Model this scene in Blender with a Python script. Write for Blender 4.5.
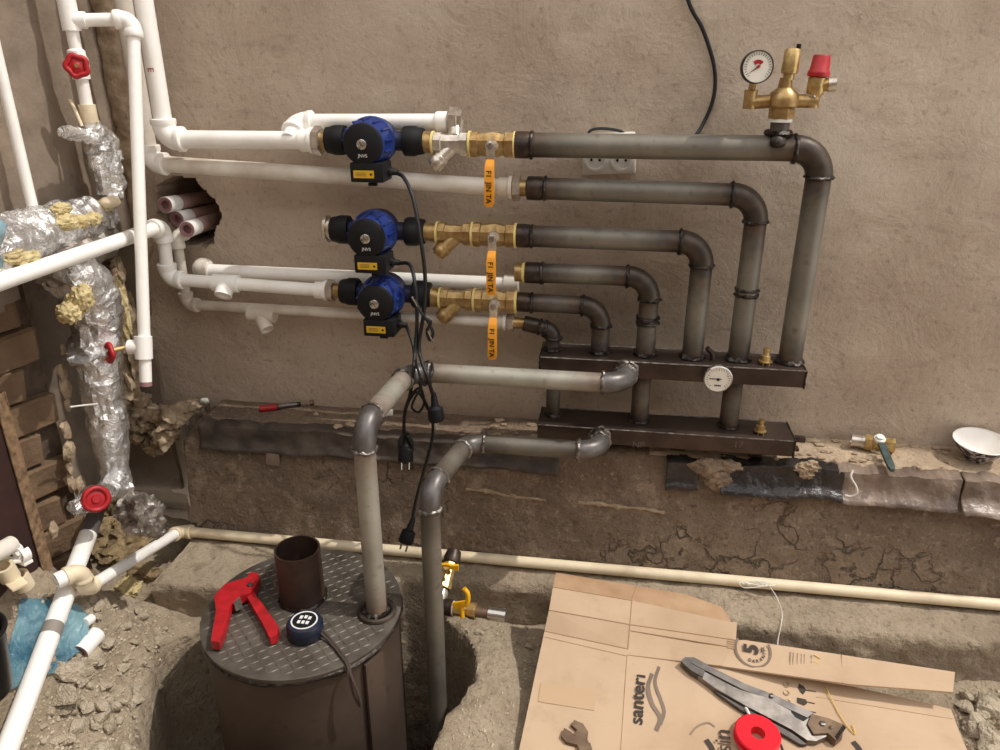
import bpy, bmesh, math, random
from mathutils import Vector, Matrix, noise
V = Vector
random.seed(7)
for o in list(bpy.data.objects): bpy.data.objects.remove(o)
SC = bpy.context.scene
COL = SC.collection
# ------------------------------------------------------------------ camera
FOC = 750.0; YAW = math.radians(8.5); PIT = math.radians(22.3)
CAM = V((0, -1.75, 1.22))
FW = V((-math.sin(YAW)*math.cos(PIT), math.cos(YAW)*math.cos(PIT), -math.sin(PIT)))
RT = V((math.cos(YAW), math.sin(YAW), 0))
UP = RT.cross(FW)
cam = bpy.data.cameras.new('camera'); camo = bpy.data.objects.new('camera', cam); COL.objects.link(camo)
cam.sensor_width = 36; cam.lens = 27.0; cam.clip_start = .02
m = Matrix.Identity(4)
for i in range(3):
    m[i][0], m[i][1], m[i][2], m[i][3] = RT[i], UP[i], -FW[i], CAM[i]
camo.matrix_world = m
SC.camera = camo
# ------------------------------------------------------------------ sky, sun, exposure
w = bpy.data.worlds.new('sky'); SC.world = w; w.use_nodes = True
w.node_tree.nodes['Background'].inputs[0].default_value = (1.0, 0.98, 0.955, 1)
w.node_tree.nodes['Background'].inputs[1].default_value = 1.5
sun = bpy.data.lights.new('sun', 'SUN'); suno = bpy.data.objects.new('sun', sun); COL.objects.link(suno)
sun.energy = 2.5; sun.angle = math.radians(.8); sun.color = (1, .95, .88)
SE, SB = math.radians(58), math.radians(1.5)     # elevation, angle behind the wall plane
sdir = V((math.cos(SE)*math.cos(SB), math.cos(SE)*math.sin(SB), math.sin(SE)))
suno.rotation_euler = sdir.to_track_quat('Z', 'Y').to_euler()
SC.view_settings.view_transform = 'Standard'; SC.view_settings.look = 'None'
SC.view_settings.gamma = 1; SC.view_settings.use_curve_mapping = False
SC.view_settings.exposure = 0.0

# ------------------------------------------------------------------ points from the photograph
def ray(px, py): return FW + RT*((px-500)/FOC) + UP*((375-py)/FOC)
def W(px, py, y): r = ray(px, py); return CAM + r*((y-CAM.y)/r.y)
def G(px, py, z): r = ray(px, py); return CAM + r*((z-CAM.z)/r.z)
def X(px, py, x): r = ray(px, py); return CAM + r*((x-CAM.x)/r.x)
def nz(p, s=1.0, o=0.0): return noise.noise(V((p[0]*s+o, p[1]*s+o*1.7, p[2]*s-o)))
def fb(x, y, s, o=0, oct=4):
    v = 0; a = 1
    for k in range(oct):
        v += a*noise.noise(V((x*s+o, y*s-o, o*.37))); s *= 2.1; a *= .5
    return v

# ------------------------------------------------------------------ materials
MATS = {}
class NT:
    def __init__(s, name):
        s.m = bpy.data.materials.new(name); s.m.use_nodes = True
        s.t = s.m.node_tree; s.n = s.t.nodes; s.b = s.n['Principled BSDF']
        s.tc = s.n.new('ShaderNodeTexCoord'); s.co = s.tc.outputs['Object']; MATS[name] = s.m
    def L(s, a, b): s.t.links.new(a, b)
    def noise(s, scale, detail=5, rough=.55, dist=0, co=None):
        n = s.n.new('ShaderNodeTexNoise'); n.inputs['Scale'].default_value = scale
        n.inputs['Detail'].default_value = detail; n.inputs['Roughness'].default_value = rough
        n.inputs['Distortion'].default_value = dist; s.L(co or s.co, n.inputs['Vector']); return n.outputs['Fac']
    def vor(s, scale, feat='F1', co=None):
        n = s.n.new('ShaderNodeTexVoronoi'); n.feature = feat; n.inputs['Scale'].default_value = scale
        s.L(co or s.co, n.inputs['Vector']); return n.outputs['Distance']
    def map(s, scale):
        n = s.n.new('ShaderNodeMapping'); n.inputs['Scale'].default_value = scale; s.L(s.co, n.inputs['Vector']); return n.outputs[0]
    def ramp(s, f, a, b, ca=0.0, cb=1.0):
        n = s.n.new('ShaderNodeMapRange'); n.inputs[1].default_value = a; n.inputs[2].default_value = b
        n.inputs[3].default_value = ca; n.inputs[4].default_value = cb; s.L(f, n.inputs[0]); return n.outputs[0]
    def mix(s, f, a, b):
        n = s.n.new('ShaderNodeMix'); n.data_type = 'RGBA'
        for v, i in ((f, 0), (a, 6), (b, 7)):
            if isinstance(v, bpy.types.NodeSocket): s.L(v, n.inputs[i])
            elif i == 0: n.inputs[0].default_value = v
            else: n.inputs[i].default_value = (*v, 1)
        return n.outputs[2]
    def math(s, op, a, b):
        n = s.n.new('ShaderNodeMath'); n.operation = op
        for i, v in enumerate((a, b)):
            if isinstance(v, bpy.types.NodeSocket): s.L(v, n.inputs[i])
            else: n.inputs[i].default_value = v
        return n.outputs[0]
    def attr(s, name):
        n = s.n.new('ShaderNodeAttribute'); n.attribute_name = name; return n.outputs['Fac']
    def bump(s, h, st=.3, dist=.01, prev=None):
        n = s.n.new('ShaderNodeBump'); n.inputs['Strength'].default_value = st; n.inputs['Distance'].default_value = dist
        s.L(h, n.inputs['Height'])
        if prev is not None: s.L(prev, n.inputs['Normal'])
        s.L(n.outputs[0], s.b.inputs['Normal']); return n.outputs[0]
    def col(s, c):
        if isinstance(c, bpy.types.NodeSocket): s.L(c, s.b.inputs['Base Color'])
        else: s.b.inputs['Base Color'].default_value = (*c, 1)
    def set(s, rough=.5, metal=0, **k):
        if isinstance(rough, bpy.types.NodeSocket): s.L(rough, s.b.inputs['Roughness'])
        else: s.b.inputs['Roughness'].default_value = rough
        s.b.inputs['Metallic'].default_value = metal
        for a, v in k.items(): s.b.inputs[a.replace('_', ' ')].default_value = v
        return s.m
def lin(r, g, b): return tuple(((c/255)/12.92 if c/255 <= .04045 else ((c/255+.055)/1.055)**2.4) for c in (r, g, b))
def simple(name, c, rough=.5, metal=0, c2=None, scale=30, bump=0, bs=60, bd=.002, **k):
    n = NT(name)
    if c2: n.col(n.mix(n.ramp(n.noise(scale), .35, .65), c, c2))
    else: n.col(c)
    if bump: n.bump(n.noise(bs), bump, bd)
    return n.set(rough, metal, **k)

# plaster of the big wall
n = NT('plaster')
base = n.mix(n.ramp(n.noise(2.2, 6), .38, .62), lin(178, 160, 142), lin(202, 185, 166))
base = n.mix(n.ramp(n.noise(1.3, 3, .5, 1.2), .5, .72, 0, .55), base, lin(156, 134, 115))
base = n.mix(n.ramp(n.noise(9, 8, .65), .56, .72, 0, .45), base, lin(206, 190, 170))
tro = n.noise(6, 6, .6, .8, n.map((1, 1, 4)))
base = n.mix(n.ramp(tro, .55, .75, 0, .35), base, lin(142, 121, 103))
base = n.mix(n.ramp(n.noise(55, 6, .7), .54, .7, 0, .5), base, lin(128, 106, 88))
base = n.mix(n.ramp(n.noise(80, 5, .7), .56, .7, 0, .4), base, lin(204, 184, 160))
base = n.mix(n.ramp(n.noise(2.6, 4, .5, .7), .56, .7, 0, .45), base, lin(216, 202, 184))
n.col(base)
b1 = n.bump(n.noise(7, 9, .66, .6), .8, .016)
n.bump(n.noise(90, 6, .7), .6, .005, b1); n.set(.95)
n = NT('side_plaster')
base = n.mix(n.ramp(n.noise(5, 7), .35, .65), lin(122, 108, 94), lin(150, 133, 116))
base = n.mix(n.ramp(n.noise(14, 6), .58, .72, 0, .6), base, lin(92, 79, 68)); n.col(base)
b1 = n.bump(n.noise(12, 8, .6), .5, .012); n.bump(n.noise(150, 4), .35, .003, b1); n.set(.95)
simple('rough_plaster', lin(186, 166, 140), .95, c2=lin(146, 124, 100), scale=25, bump=.8, bs=70, bd=.008)
def concrete(name, a, b, c, crack=.0, sc=1.0):
    n = NT(name)
    base = n.mix(n.ramp(n.noise(4*sc, 8, .6), .36, .62), a, b)
    base = n.mix(n.ramp(n.noise(17*sc, 7, .65), .54, .7, 0, .7), base, c)
    base = n.mix(n.ramp(n.noise(90*sc, 4), .55, .72, 0, .7), base, tuple(x*.5 for x in a))
    base = n.mix(n.ramp(n.noise(70*sc, 6, .7), .56, .72, 0, .5), base, tuple(min(1, x*1.5) for x in c))
    h = n.noise(30*sc, 8, .65)
    if crack:
        dn = n.n.new('ShaderNodeVectorMath'); dn.operation = 'ADD'; nn = n.n.new('ShaderNodeTexNoise'); nn.inputs['Scale'].default_value = 9; nn.inputs['Detail'].default_value = 6
        n.L(n.co, nn.inputs['Vector']); ml = n.n.new('ShaderNodeVectorMath'); ml.operation = 'SCALE'; ml.inputs['Scale'].default_value = .4
        n.L(nn.outputs['Color'], ml.inputs[0]); n.L(n.co, dn.inputs[0]); n.L(ml.outputs[0], dn.inputs[1])
        e = n.vor(6.5, 'DISTANCE_TO_EDGE', dn.outputs[0])
        k = n.math('MULTIPLY', n.ramp(e, .0, .05, 1, 0), n.ramp(n.noise(4.1, 5), .52, .62))
        base = n.mix(n.math('MULTIPLY', k, crack), base, tuple(x*.25 for x in a))
        h = n.math('SUBTRACT', h, n.math('MULTIPLY', k, .6))
    n.col(base); b1 = n.bump(h, .9, .02); n.bump(n.noise(160, 4), .5, .003, b1); return n.set(.96)
concrete('foundation', lin(116, 99, 83), lin(144, 125, 106), lin(172, 153, 131), .6)
concrete('ledge_shaded', lin(112, 94, 78), lin(136, 116, 97), lin(160, 140, 118))  # shadow on the left ledge put into the concrete colour
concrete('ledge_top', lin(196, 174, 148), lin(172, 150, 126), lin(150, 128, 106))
concrete('footing', lin(150, 134, 114), lin(172, 156, 134), lin(128, 112, 94))
concrete('dirt', lin(154, 137, 115), lin(180, 164, 141), lin(130, 112, 92), 0, 1.4)
simple('stone', lin(204, 190, 168), .95, c2=lin(178, 162, 140), scale=1.6, bump=.5, bs=4, bd=.3)
simple('gravel', lin(200, 186, 164), .95, c2=lin(160, 144, 122), scale=60)
simple('brick', lin(106, 84, 64), .95, c2=lin(130, 106, 82), scale=14, bump=.7, bs=60, bd=.006)
simple('mortar', lin(78, 64, 54), .97, c2=lin(100, 84, 70), scale=40, bump=.6, bs=80, bd=.006)
simple('board', lin(62, 34, 28), .75, c2=lin(46, 26, 22), scale=20, bump=.3, bs=70)
simple('board_edge', lin(150, 122, 92), .9, c2=lin(100, 76, 56), scale=60, bump=.6, bs=90, bd=.004)
n = NT('white_plastic')
n.col(n.mix(n.ramp(n.noise(14, 6), .5, .75, 0, .5), lin(250, 247, 242), lin(226, 218, 206))); n.set(.35)
n = NT('dusty_plastic')
n.col(n.mix(n.ramp(n.noise(12, 6), .4, .7, 0, .7), lin(232, 226, 216), lin(192, 176, 156))); n.set(.5)
n = NT('cream_plastic')
n.col(n.mix(n.ramp(n.noise(10, 6), .45, .75, 0, .7), lin(232, 216, 186), lin(186, 164, 134))); n.set(.45)
n = NT('steel')
g = n.mix(n.ramp(n.noise(9, 6), .35, .65), lin(108, 103, 94), lin(128, 122, 111))
g = n.mix(n.ramp(n.noise(45, 6), .58, .74, 0, .6), g, lin(88, 80, 70))
d = n.mix(n.ramp(n.noise(40, 5), .4, .6), lin(42, 32, 28), lin(70, 50, 38))
hm = n.ramp(n.math('ADD', n.attr('heat'), n.math('MULTIPLY', n.noise(30, 5), .4)), .3, .95)
n.col(n.mix(hm, g, d)); n.bump(n.noise(120, 4), .15, .001); n.set(.5, .35)
n = NT('steel_light')
g = n.mix(n.ramp(n.noise(9, 6), .35, .65), lin(150, 146, 134), lin(172, 168, 156))
g = n.mix(n.ramp(n.noise(45, 6), .58, .74, 0, .5), g, lin(120, 110, 98))
hm = n.ramp(n.math('ADD', n.attr('heat'), n.math('MULTIPLY', n.noise(30, 5), .5)), .5, 1.2)
n.col(n.mix(hm, g, lin(120, 92, 78))); n.set(.45, .35)
simple('elbow_steel', lin(56, 50, 46), .45, .5, c2=lin(82, 70, 60), scale=35, bump=.2, bs=90)
simple('elbow_grey', lin(112, 108, 106), .4, .5, c2=lin(84, 78, 74), scale=25, bump=.2, bs=90)
simple('weld', lin(78, 72, 68), .35, .7, c2=lin(40, 34, 30), scale=80, bump=.6, bs=160, bd=.003)
simple('weld_bright', lin(150, 144, 138), .3, .7, c2=lin(90, 82, 76), scale=80, bump=.6, bs=160, bd=.003)
simple('socket_steel', lin(46, 40, 38), .4, .5, c2=lin(78, 62, 50), scale=50, bump=.2, bs=90)
simple('header_steel', lin(58, 46, 42), .42, .55, c2=lin(80, 66, 58), scale=14, bump=.12, bs=70)
simple('black_plastic', lin(20, 20, 23), .6, Specular_IOR_Level=.3)
simple('black_rubber', lin(16, 16, 18), .5)
simple('pump_blue', lin(34, 60, 132), .35, .1, c2=lin(26, 46, 108), scale=30)
simple('pump_dark_blue', lin(26, 30, 62), .5, .1)
simple('yellow_label', lin(222, 178, 40), .5)
simple('brass', lin(214, 188, 132), .3, .7, c2=lin(168, 134, 80), scale=60)
simple('old_brass', lin(190, 162, 112), .38, .7, c2=lin(148, 116, 72), scale=50)
simple('nickel', lin(222, 214, 202), .22, .7, c2=lin(180, 168, 154), scale=50)
simple('teflon', lin(226, 204, 130), .7)
simple('orange', lin(226, 150, 32), .45)
simple('yellow', lin(236, 176, 20), .45)
simple('red', lin(186, 28, 36), .45, c2=lin(150, 22, 30), scale=40)
simple('bright_red', lin(226, 24, 44), .38)
simple('ink', lin(64, 56, 50), .85)
simple('ink_soft', lin(150, 130, 110), .85)
simple('chalk', lin(104, 90, 82), .8)
simple('dark_ink', lin(40, 26, 12), .8)
simple('white_print', lin(225, 225, 225), .7)
simple('dial', lin(232, 226, 214), .5)
simple('chrome', lin(190, 186, 180), .2, .9)
n = NT('foil'); f1 = n.vor(26); f2 = n.noise(42, 5, .6, 1.5)
n.col(n.mix(n.ramp(n.noise(9, 4), .4, .6), lin(246, 245, 244), lin(214, 212, 210)))
n.bump(f2, .6, .012); n.set(.24, .8)
n = NT('dull_foil')
n.col(n.mix(n.ramp(n.noise(20, 5), .4, .62), lin(160, 152, 144), lin(108, 98, 90))); n.bump(n.noise(50, 6), .7, .01); n.set(.4, .6)
simple('foam', lin(218, 202, 156), .95, c2=lin(186, 164, 114), scale=30, bump=.9, bs=80, bd=.01)
simple('dirty_foam', lin(162, 140, 104), .95, c2=lin(112, 93, 69), scale=30, bump=.9, bs=80, bd=.01)
n = NT('cardboard')
c = n.mix(n.ramp(n.noise(5, 5), .4, .65), lin(198, 171, 143), lin(184, 156, 128))
c = n.mix(n.ramp(n.noise(16, 6), .58, .75, 0, .4), c, lin(166, 136, 107)); n.col(c)
n.bump(n.noise(40, 4, .5, 0, n.map((1, 6, 1))), .12, .002); n.set(.85)
simple('cardboard_dark', lin(184, 152, 120), .88, c2=lin(164, 130, 98), scale=14)
simple('cardboard_crease', lin(172, 143, 114), .9)
simple('tape', lin(190, 160, 126), .3)
simple('membrane', lin(56, 48, 44), .6, c2=lin(92, 80, 70), scale=16, bump=.5, bs=40, bd=.006)
simple('film', lin(150, 132, 118), .3, c2=lin(92, 78, 70), scale=12, bump=.7, bs=30, bd=.01)
simple('black_film', lin(34, 32, 34), .25, c2=lin(62, 56, 54), scale=14, bump=.8, bs=30, bd=.012)
simple('crumpled_paper', lin(156, 136, 114), .8, c2=lin(110, 92, 76), scale=24, bump=.9, bs=50, bd=.01)
n = NT('blue_film'); n.col(n.mix(n.ramp(n.noise(10, 6), .4, .65), lin(66, 116, 138), lin(136, 178, 190)))
n.bump(n.noise(30, 6, .6, 1), .8, .012); n.set(.25, 0, Alpha=.82)
simple('bucket', lin(24, 22, 22), .35)
n = NT('boiler_steel')
c = n.mix(n.ramp(n.noise(6, 7), .36, .64), lin(70, 57, 49), lin(88, 73, 62)); c = n.mix(n.ramp(n.noise(24, 6), .58, .74, 0, .6), c, lin(54, 42, 36))
n.col(c); n.bump(n.noise(70, 5), .2, .002); n.set(.6, .3)
simple('tread', lin(112, 105, 96), .55, .5, c2=lin(78, 70, 62), scale=14)
simple('tread_bar', lin(112, 106, 97), .55, .4, c2=lin(88, 80, 72), scale=20)
simple('flue', lin(62, 46, 40), .6, .4, c2=lin(82, 62, 52), scale=20)
simple('navy', lin(26, 32, 52), .4)
simple('strap', lin(70, 58, 52), .8)
simple('wrench_steel', lin(128, 122, 116), .35, .7, c2=lin(88, 82, 78), scale=30)
simple('wrench_dark', lin(62, 58, 56), .4, .6, c2=lin(90, 84, 80), scale=30)
simple('rusty', lin(96, 76, 60), .55, .5, c2=lin(126, 104, 84), scale=30)
simple('porcelain', lin(238, 234, 228), .2)
n = NT('bowl_outside'); n.col(n.mix(n.ramp(n.noise(38, 3, .5, 2.5), .47, .53), lin(40, 36, 52), lin(196, 192, 196))); n.set(.25)
simple('socket_white', lin(226, 220, 212), .4)
simple('green_grey', lin(74, 90, 88), .45, c2=lin(54, 66, 66), scale=60)
simple('purple_end', lin(150, 112, 112), .6)
simple('pink_plastic', lin(206, 176, 170), .5, c2=lin(176, 140, 132), scale=30)
simple('grey_band', lin(140, 132, 124), .6)
simple('grey_pipe', lin(96, 90, 88), .5)
simple('thread', lin(226, 222, 214), .8)
simple('yellow_thread', lin(222, 184, 92), .8)

HM = {}
def heat_mat(base, ax, L, h0, h1, hl):
    key = (base, ax, round(L, 2), round(h0, 1), round(h1, 1), hl)
    if key in HM: return HM[key]
    n = NT('%s_pipe_%d' % (base, len(HM)))
    if base == 'steel': A, B, C, D, D2 = lin(106, 101, 92), lin(128, 122, 111), lin(84, 76, 66), lin(36, 27, 24), lin(78, 56, 42)
    else: A, B, C, D, D2 = lin(150, 146, 135), lin(174, 170, 158), lin(120, 110, 98), lin(104, 84, 72), lin(140, 112, 94)
    g = n.mix(n.ramp(n.noise(9, 6), .35, .65), A, B); g = n.mix(n.ramp(n.noise(45, 6), .58, .74, 0, .6), g, C)
    d = n.mix(n.ramp(n.noise(30, 5), .4, .6), D, D2)
    sp_ = n.n.new('ShaderNodeSeparateXYZ'); n.L(n.tc.outputs['Generated'], sp_.inputs[0]); c = sp_.outputs[ax]
    w_ = n.math('MULTIPLY', n.math('SUBTRACT', n.noise(35, 5), .5), .5)
    k = max(hl/L, .01)
    a = n.math('MULTIPLY', n.ramp(n.math('SUBTRACT', c, n.math('MULTIPLY', w_, k)), 0, k, 1, 0), h0)
    b = n.math('MULTIPLY', n.ramp(n.math('ADD', c, n.math('MULTIPLY', w_, k)), 1-k, 1, 0, 1), h1)
    n.col(n.mix(n.math('MAXIMUM', a, b), g, d)); n.bump(n.noise(120, 4), .15, .001); n.set(.48, .3); HM[key] = n.m.name; MATS[n.m.name] = n.m
    return n.m.name
def hpipe(p0, p1, r, h0, h1, base, name, parent, label=None, hl=.09):
    p0, p1 = V(p0), V(p1); dd = p1-p0; ax = max(range(3), key=lambda i_: abs(dd[i_]))
    if dd[ax] < 0: p0, p1, h0, h1 = p1, p0, h1, h0
    return MB().cyl(p0, p1, r, n=24).build(name, heat_mat(base, ax, dd.length, h0, h1, hl), parent, label)
# ------------------------------------------------------------------ mesh builder
def frame(d):
    d = d.normalized(); a = V((0, 0, 1)) if abs(d.z) < .9 else V((1, 0, 0))
    u = d.cross(a).normalized(); return u, d.cross(u).normalized()
class MB:
    def __init__(s): s.v = []; s.f = []; s.h = {}; s.sharp = 40
    def ring_surf(s, rings, closed=False, cap=True):
        n = len(rings[0]); b = len(s.v)
        for r in rings: s.v.extend(V(p) for p in r)
        k = len(rings)
        for i in range(k if closed else k-1):
            a0 = b+i*n; a1 = b+((i+1) % k)*n
            for j in range(n): s.f.append((a0+j, a0+(j+1) % n, a1+(j+1) % n, a1+j))
        if cap and not closed:
            s.f.append(tuple(b+j for j in reversed(range(n)))); s.f.append(tuple(b+(k-1)*n+j for j in range(n)))
        return b
    def tube(s, pts, r, n=16, cap=True, closed=False, heat=None, lump=0, ls=60):
        pts = [V(p) for p in pts]; k = len(pts); rings = []; u = None
        for i, p in enumerate(pts):
            if closed: t = pts[(i+1) % k]-pts[i-1]
            else: t = pts[min(i+1, k-1)]-pts[max(i-1, 0)]
            t.normalize()
            if u is None: u, w_ = frame(t)
            else:
                u = (u-t*u.dot(t)).normalized()
            w_ = t.cross(u); rr = r[i] if isinstance(r, (list, tuple)) else r
            ring = []
            for j in range(n):
                a = 2*math.pi*j/n; d = u*math.cos(a)+w_*math.sin(a); q = p+d*rr
                if lump: q = p+d*rr*(1+lump*nz(q, ls))
                ring.append(q)
            rings.append(ring)
        b = s.ring_surf(rings, closed, cap)
        if heat:
            for i in range(k):
                for j in range(n): s.h[b+i*n+j] = heat[i]
        return s
    def cyl(s, p0, p1, r, r2=None, n=20, cap=True): return s.tube([p0, p1], [r, r if r2 is None else r2], n, cap)
    def pipe(s, p0, p1, r, h0=0, h1=0, n=20, hl=.075):       # straight pipe with heat marks at its ends
        p0, p1 = V(p0), V(p1); L = (p1-p0).length; k = max(4, int(L/.02)); pts = [p0.lerp(p1, i/k) for i in range(k+1)]
        heat = [max(h0*math.exp(-(L*i/k)/hl), h1*math.exp(-(L*(1-i/k))/hl)) for i in range(k+1)]
        return s.tube(pts, r, n, True, False, heat)
    def lathe(s, o, ax, prof, n=24, cap=True, ph=0):
        o, ax = V(o), V(ax).normalized(); u, w_ = frame(ax)
        s.ring_surf([[o+ax*a+(u*math.cos(2*math.pi*j/n+ph)+w_*math.sin(2*math.pi*j/n+ph))*r for j in range(n)] for a, r in prof], False, cap); return s
    def hollow(s, o, ax, L, ro, ri, n=24):
        return s.lathe(o, ax, [(L*.02, ri), (0, ri*.5+ro*.5), (0, ro), (L, ro), (L, ri), (L*.02, ri)], n, False)
    def box(s, c, sz, rot=None, bev=0.0):
        c = V(c); bm = bmesh.new(); bmesh.ops.create_cube(bm, size=1)
        for v in bm.verts: v.co = V((v.co.x*sz[0], v.co.y*sz[1], v.co.z*sz[2]))
        if bev: bmesh.ops.bevel(bm, geom=bm.edges[:], offset=bev, segments=2, affect='EDGES', profile=.6)
        s.bm(bm, c, rot); return s
    def bm(s, bm, c=V((0, 0, 0)), rot=None):
        b = len(s.v); bm.verts.index_update()
        for v in bm.verts: s.v.append(V(c)+((rot @ v.co) if rot else v.co))
        for f in bm.faces: s.f.append(tuple(b+v.index for v in f.verts))
        bm.free(); return s
    def prism(s, poly, ext):           # world polygon pushed along a vector
        ext = V(ext); b = len(s.v); k = len(poly); s.v += [V(p) for p in poly]+[V(p)+ext for p in poly]
        s.f.append(tuple(range(b, b+k))); s.f.append(tuple(reversed(range(b+k, b+2*k))))
        for i in range(k): j = (i+1) % k; s.f.append((b+j, b+i, b+k+i, b+k+j))
        return s
    def lump(s, c, size, amp=.3, sc=3, sub=3, seed=0, rot=None):
        bm = bmesh.new(); bmesh.ops.create_icosphere(bm, subdivisions=sub, radius=1)
        for v in bm.verts:
            q = v.co*(1+amp*nz(v.co, sc*.5, seed)+amp*.5*nz(v.co, sc*1.3, seed+3)); v.co = V((q.x*size[0], q.y*size[1], q.z*size[2]))
        return s.bm(bm, c, rot)
    def grid(s, P, nu, nv):            # P(i,j)->point
        b = len(s.v)
        for j in range(nv+1):
            for i in range(nu+1): s.v.append(V(P(i, j)))
        for j in range(nv):
            for i in range(nu): a = b+j*(nu+1)+i; s.f.append((a, a+1, a+nu+2, a+nu+1))
        return s
    def mesh(s, name, off=V((0, 0, 0))):
        me = bpy.data.meshes.new(name); me.from_pydata([tuple(p-off) for p in s.v], [], s.f)
        bm = bmesh.new(); bm.from_mesh(me); bmesh.ops.recalc_face_normals(bm, faces=bm.faces[:]) if s.sharp >= 0 and len(s.f) < 60000 else None; bm.to_mesh(me); bm.free()
        me.polygons.foreach_set('use_smooth', [True]*len(me.polygons)); me.set_sharp_from_angle(angle=math.radians(abs(s.sharp)))
        if s.h:
            a = me.attributes.new('heat', 'FLOAT', 'POINT'); vals = [0.0]*len(s.v)
            for i, x in s.h.items(): vals[i] = x
            a.data.foreach_set('value', vals)
        return me
    def build(s, name, mat, parent=None, label=None, cat=None, group=None, kind=None, sharp=None):
        if sharp is not None: s.sharp = sharp
        off = V((0, 0, 0)); p = parent
        while p: off = off+p.location; p = p.parent
        if parent is None and kind != 'structure' and s.v:      # base of a single-mesh thing
            xs = [p.x for p in s.v]; ys = [p.y for p in s.v]; off = V(((min(xs)+max(xs))/2, (min(ys)+max(ys))/2, min(p.z for p in s.v)))
        o = bpy.data.objects.new(name, s.mesh(name, off)); COL.objects.link(o)
        o.data.materials.append(MATS[mat])
        if parent: o.parent = parent
        elif kind != 'structure': o.location = off
        return tag(o, label, cat, group, kind)
def tag(o, label=None, cat=None, group=None, kind=None):
    for k, v in (('label', label), ('category', cat), ('group', group), ('kind', kind)):
        if v: o[k] = v
    return o
def thing(name, loc, label, cat, group=None):
    o = bpy.data.objects.new(name, None); COL.objects.link(o); o.location = loc; o.empty_display_size = .05
    return tag(o, label, cat, group)
def copy_tree(o, parent=None):
    c = o.copy(); COL.objects.link(c); c.parent = parent
    for ch in list(o.children): copy_tree(ch, c)
    return c
def text_mesh(txt, size, origin, u, v, mat, name, parent, bold=0.0, lift=.0006, align='LEFT'):
    cu = bpy.data.curves.new('lettering', 'FONT'); cu.body = txt; cu.size = size; cu.offset = bold; cu.align_x = align; cu.resolution_u = 3; cu.extrude = .0002
    t = bpy.data.objects.new('lettering', cu); COL.objects.link(t); bpy.context.view_layer.update()
    me = bpy.data.meshes.new_from_object(t.evaluated_get(bpy.context.evaluated_depsgraph_get()))
    bpy.data.objects.remove(t)
    u = V(u).normalized(); v = V(v); v = (v-u*v.dot(u)).normalized(); nn = u.cross(v); off = V((0, 0, 0)); p = parent
    while p: off = off+p.location; p = p.parent
    for x in me.vertices: x.co = V(origin)+u*x.co.x+v*x.co.y+nn*(lift+x.co.z)-off
    me.materials.clear(); me.materials.append(MATS[mat]); o = bpy.data.objects.new(name, me); COL.objects.link(o); o.parent = parent
    return o
def catmull(pts, k=8):
    pts = [V(p) for p in pts]; P = [2*pts[0]-pts[1]]+pts+[2*pts[-1]-pts[-2]]; out = []
    for i in range(1, len(P)-2):
        for j in range(k):
            t = j/k; a, b, c, d = P[i-1:i+3]
            out.append(.5*((2*b)+(c-a)*t+(2*a-5*b+4*c-d)*t*t+(3*b-a-3*c+d)*t*t*t))
    out.append(pts[-1]); return out
def ringpts(c, ax, R, k=28):
    u, w_ = frame(V(ax)); return [V(c)+(u*math.cos(2*math.pi*i/k)+w_*math.sin(2*math.pi*i/k))*R for i in range(k)]
def bead(c, ax, R, r, name, mat, parent, lump=.9):
    return MB().tube(ringpts(c, ax, R, 36), r, 8, False, True, None, lump, 140).build(name, mat, parent)
def arc(corner, din, dout, R, k=10):
    din, dout = V(din).normalized(), V(dout).normalized(); th = din.angle(dout); T = R*math.tan(th/2)
    a, b = corner-din*T, corner+dout*T; cen = a+(dout-din*dout.dot(din)).normalized()*R
    ax = din.cross(dout).normalized(); q = a-cen
    return a, b, [cen+Matrix.Rotation(th*i/k, 3, ax) @ q for i in range(k+1)]
# ------------------------------------------------------------------ the ground and the walls
BC = V((-.612, -.521, .145)); BR = .210                 # boiler lid centre, radius
def sm(a, b, x): t = max(0, min(1, (x-a)/(b-a))); return t*t*(3-2*t)
def gz(x, y):
    z = -.06+.012*fb(x, y, 3, 1.3)+.006*fb(x, y, 14, 5)
    z += .33*sm(-.92, -1.22, x)*(.3+.7*sm(-.42, -.6, y))*sm(-1.25, -.8, y)+.03*sm(-.9, -1.1, x)*fb(x, y, 8, 4)
    d = math.hypot(x-BC.x, y-BC.y)+.03*fb(x, y, 5, 9)
    z -= .85*sm(.352, .312, d)
    z += .02*sm(.5, .38, d)*(1 if d > .34 else 0)
    return z
def GG(px, py, h=0.0):
    p = G(px, py, 0.0)
    for k_ in range(25): p = p.lerp(G(px, py, gz(p.x, p.y)+h), .5)
    return p
def coords(a, b, fine, coarse, f0, f1):
    out = [a]
    while out[-1] < b:
        out.append(out[-1]+(fine if f0 <= out[-1] <= f1 else coarse))
    return out
gx = coords(-1.6, 2.4, .008, .05, -1.35, 1.1); gy = coords(-3.2, -.12, .008, .06, -1.1, -.2)
mb = MB().grid(lambda i, j: (gx[i], gy[j], gz(gx[i], gy[j])), len(gx)-1, len(gy)-1)
mb.build('floor', 'dirt', None, 'pale dusty earth floor with a pit dug round the boiler', None, None, 'structure', 60)
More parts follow.
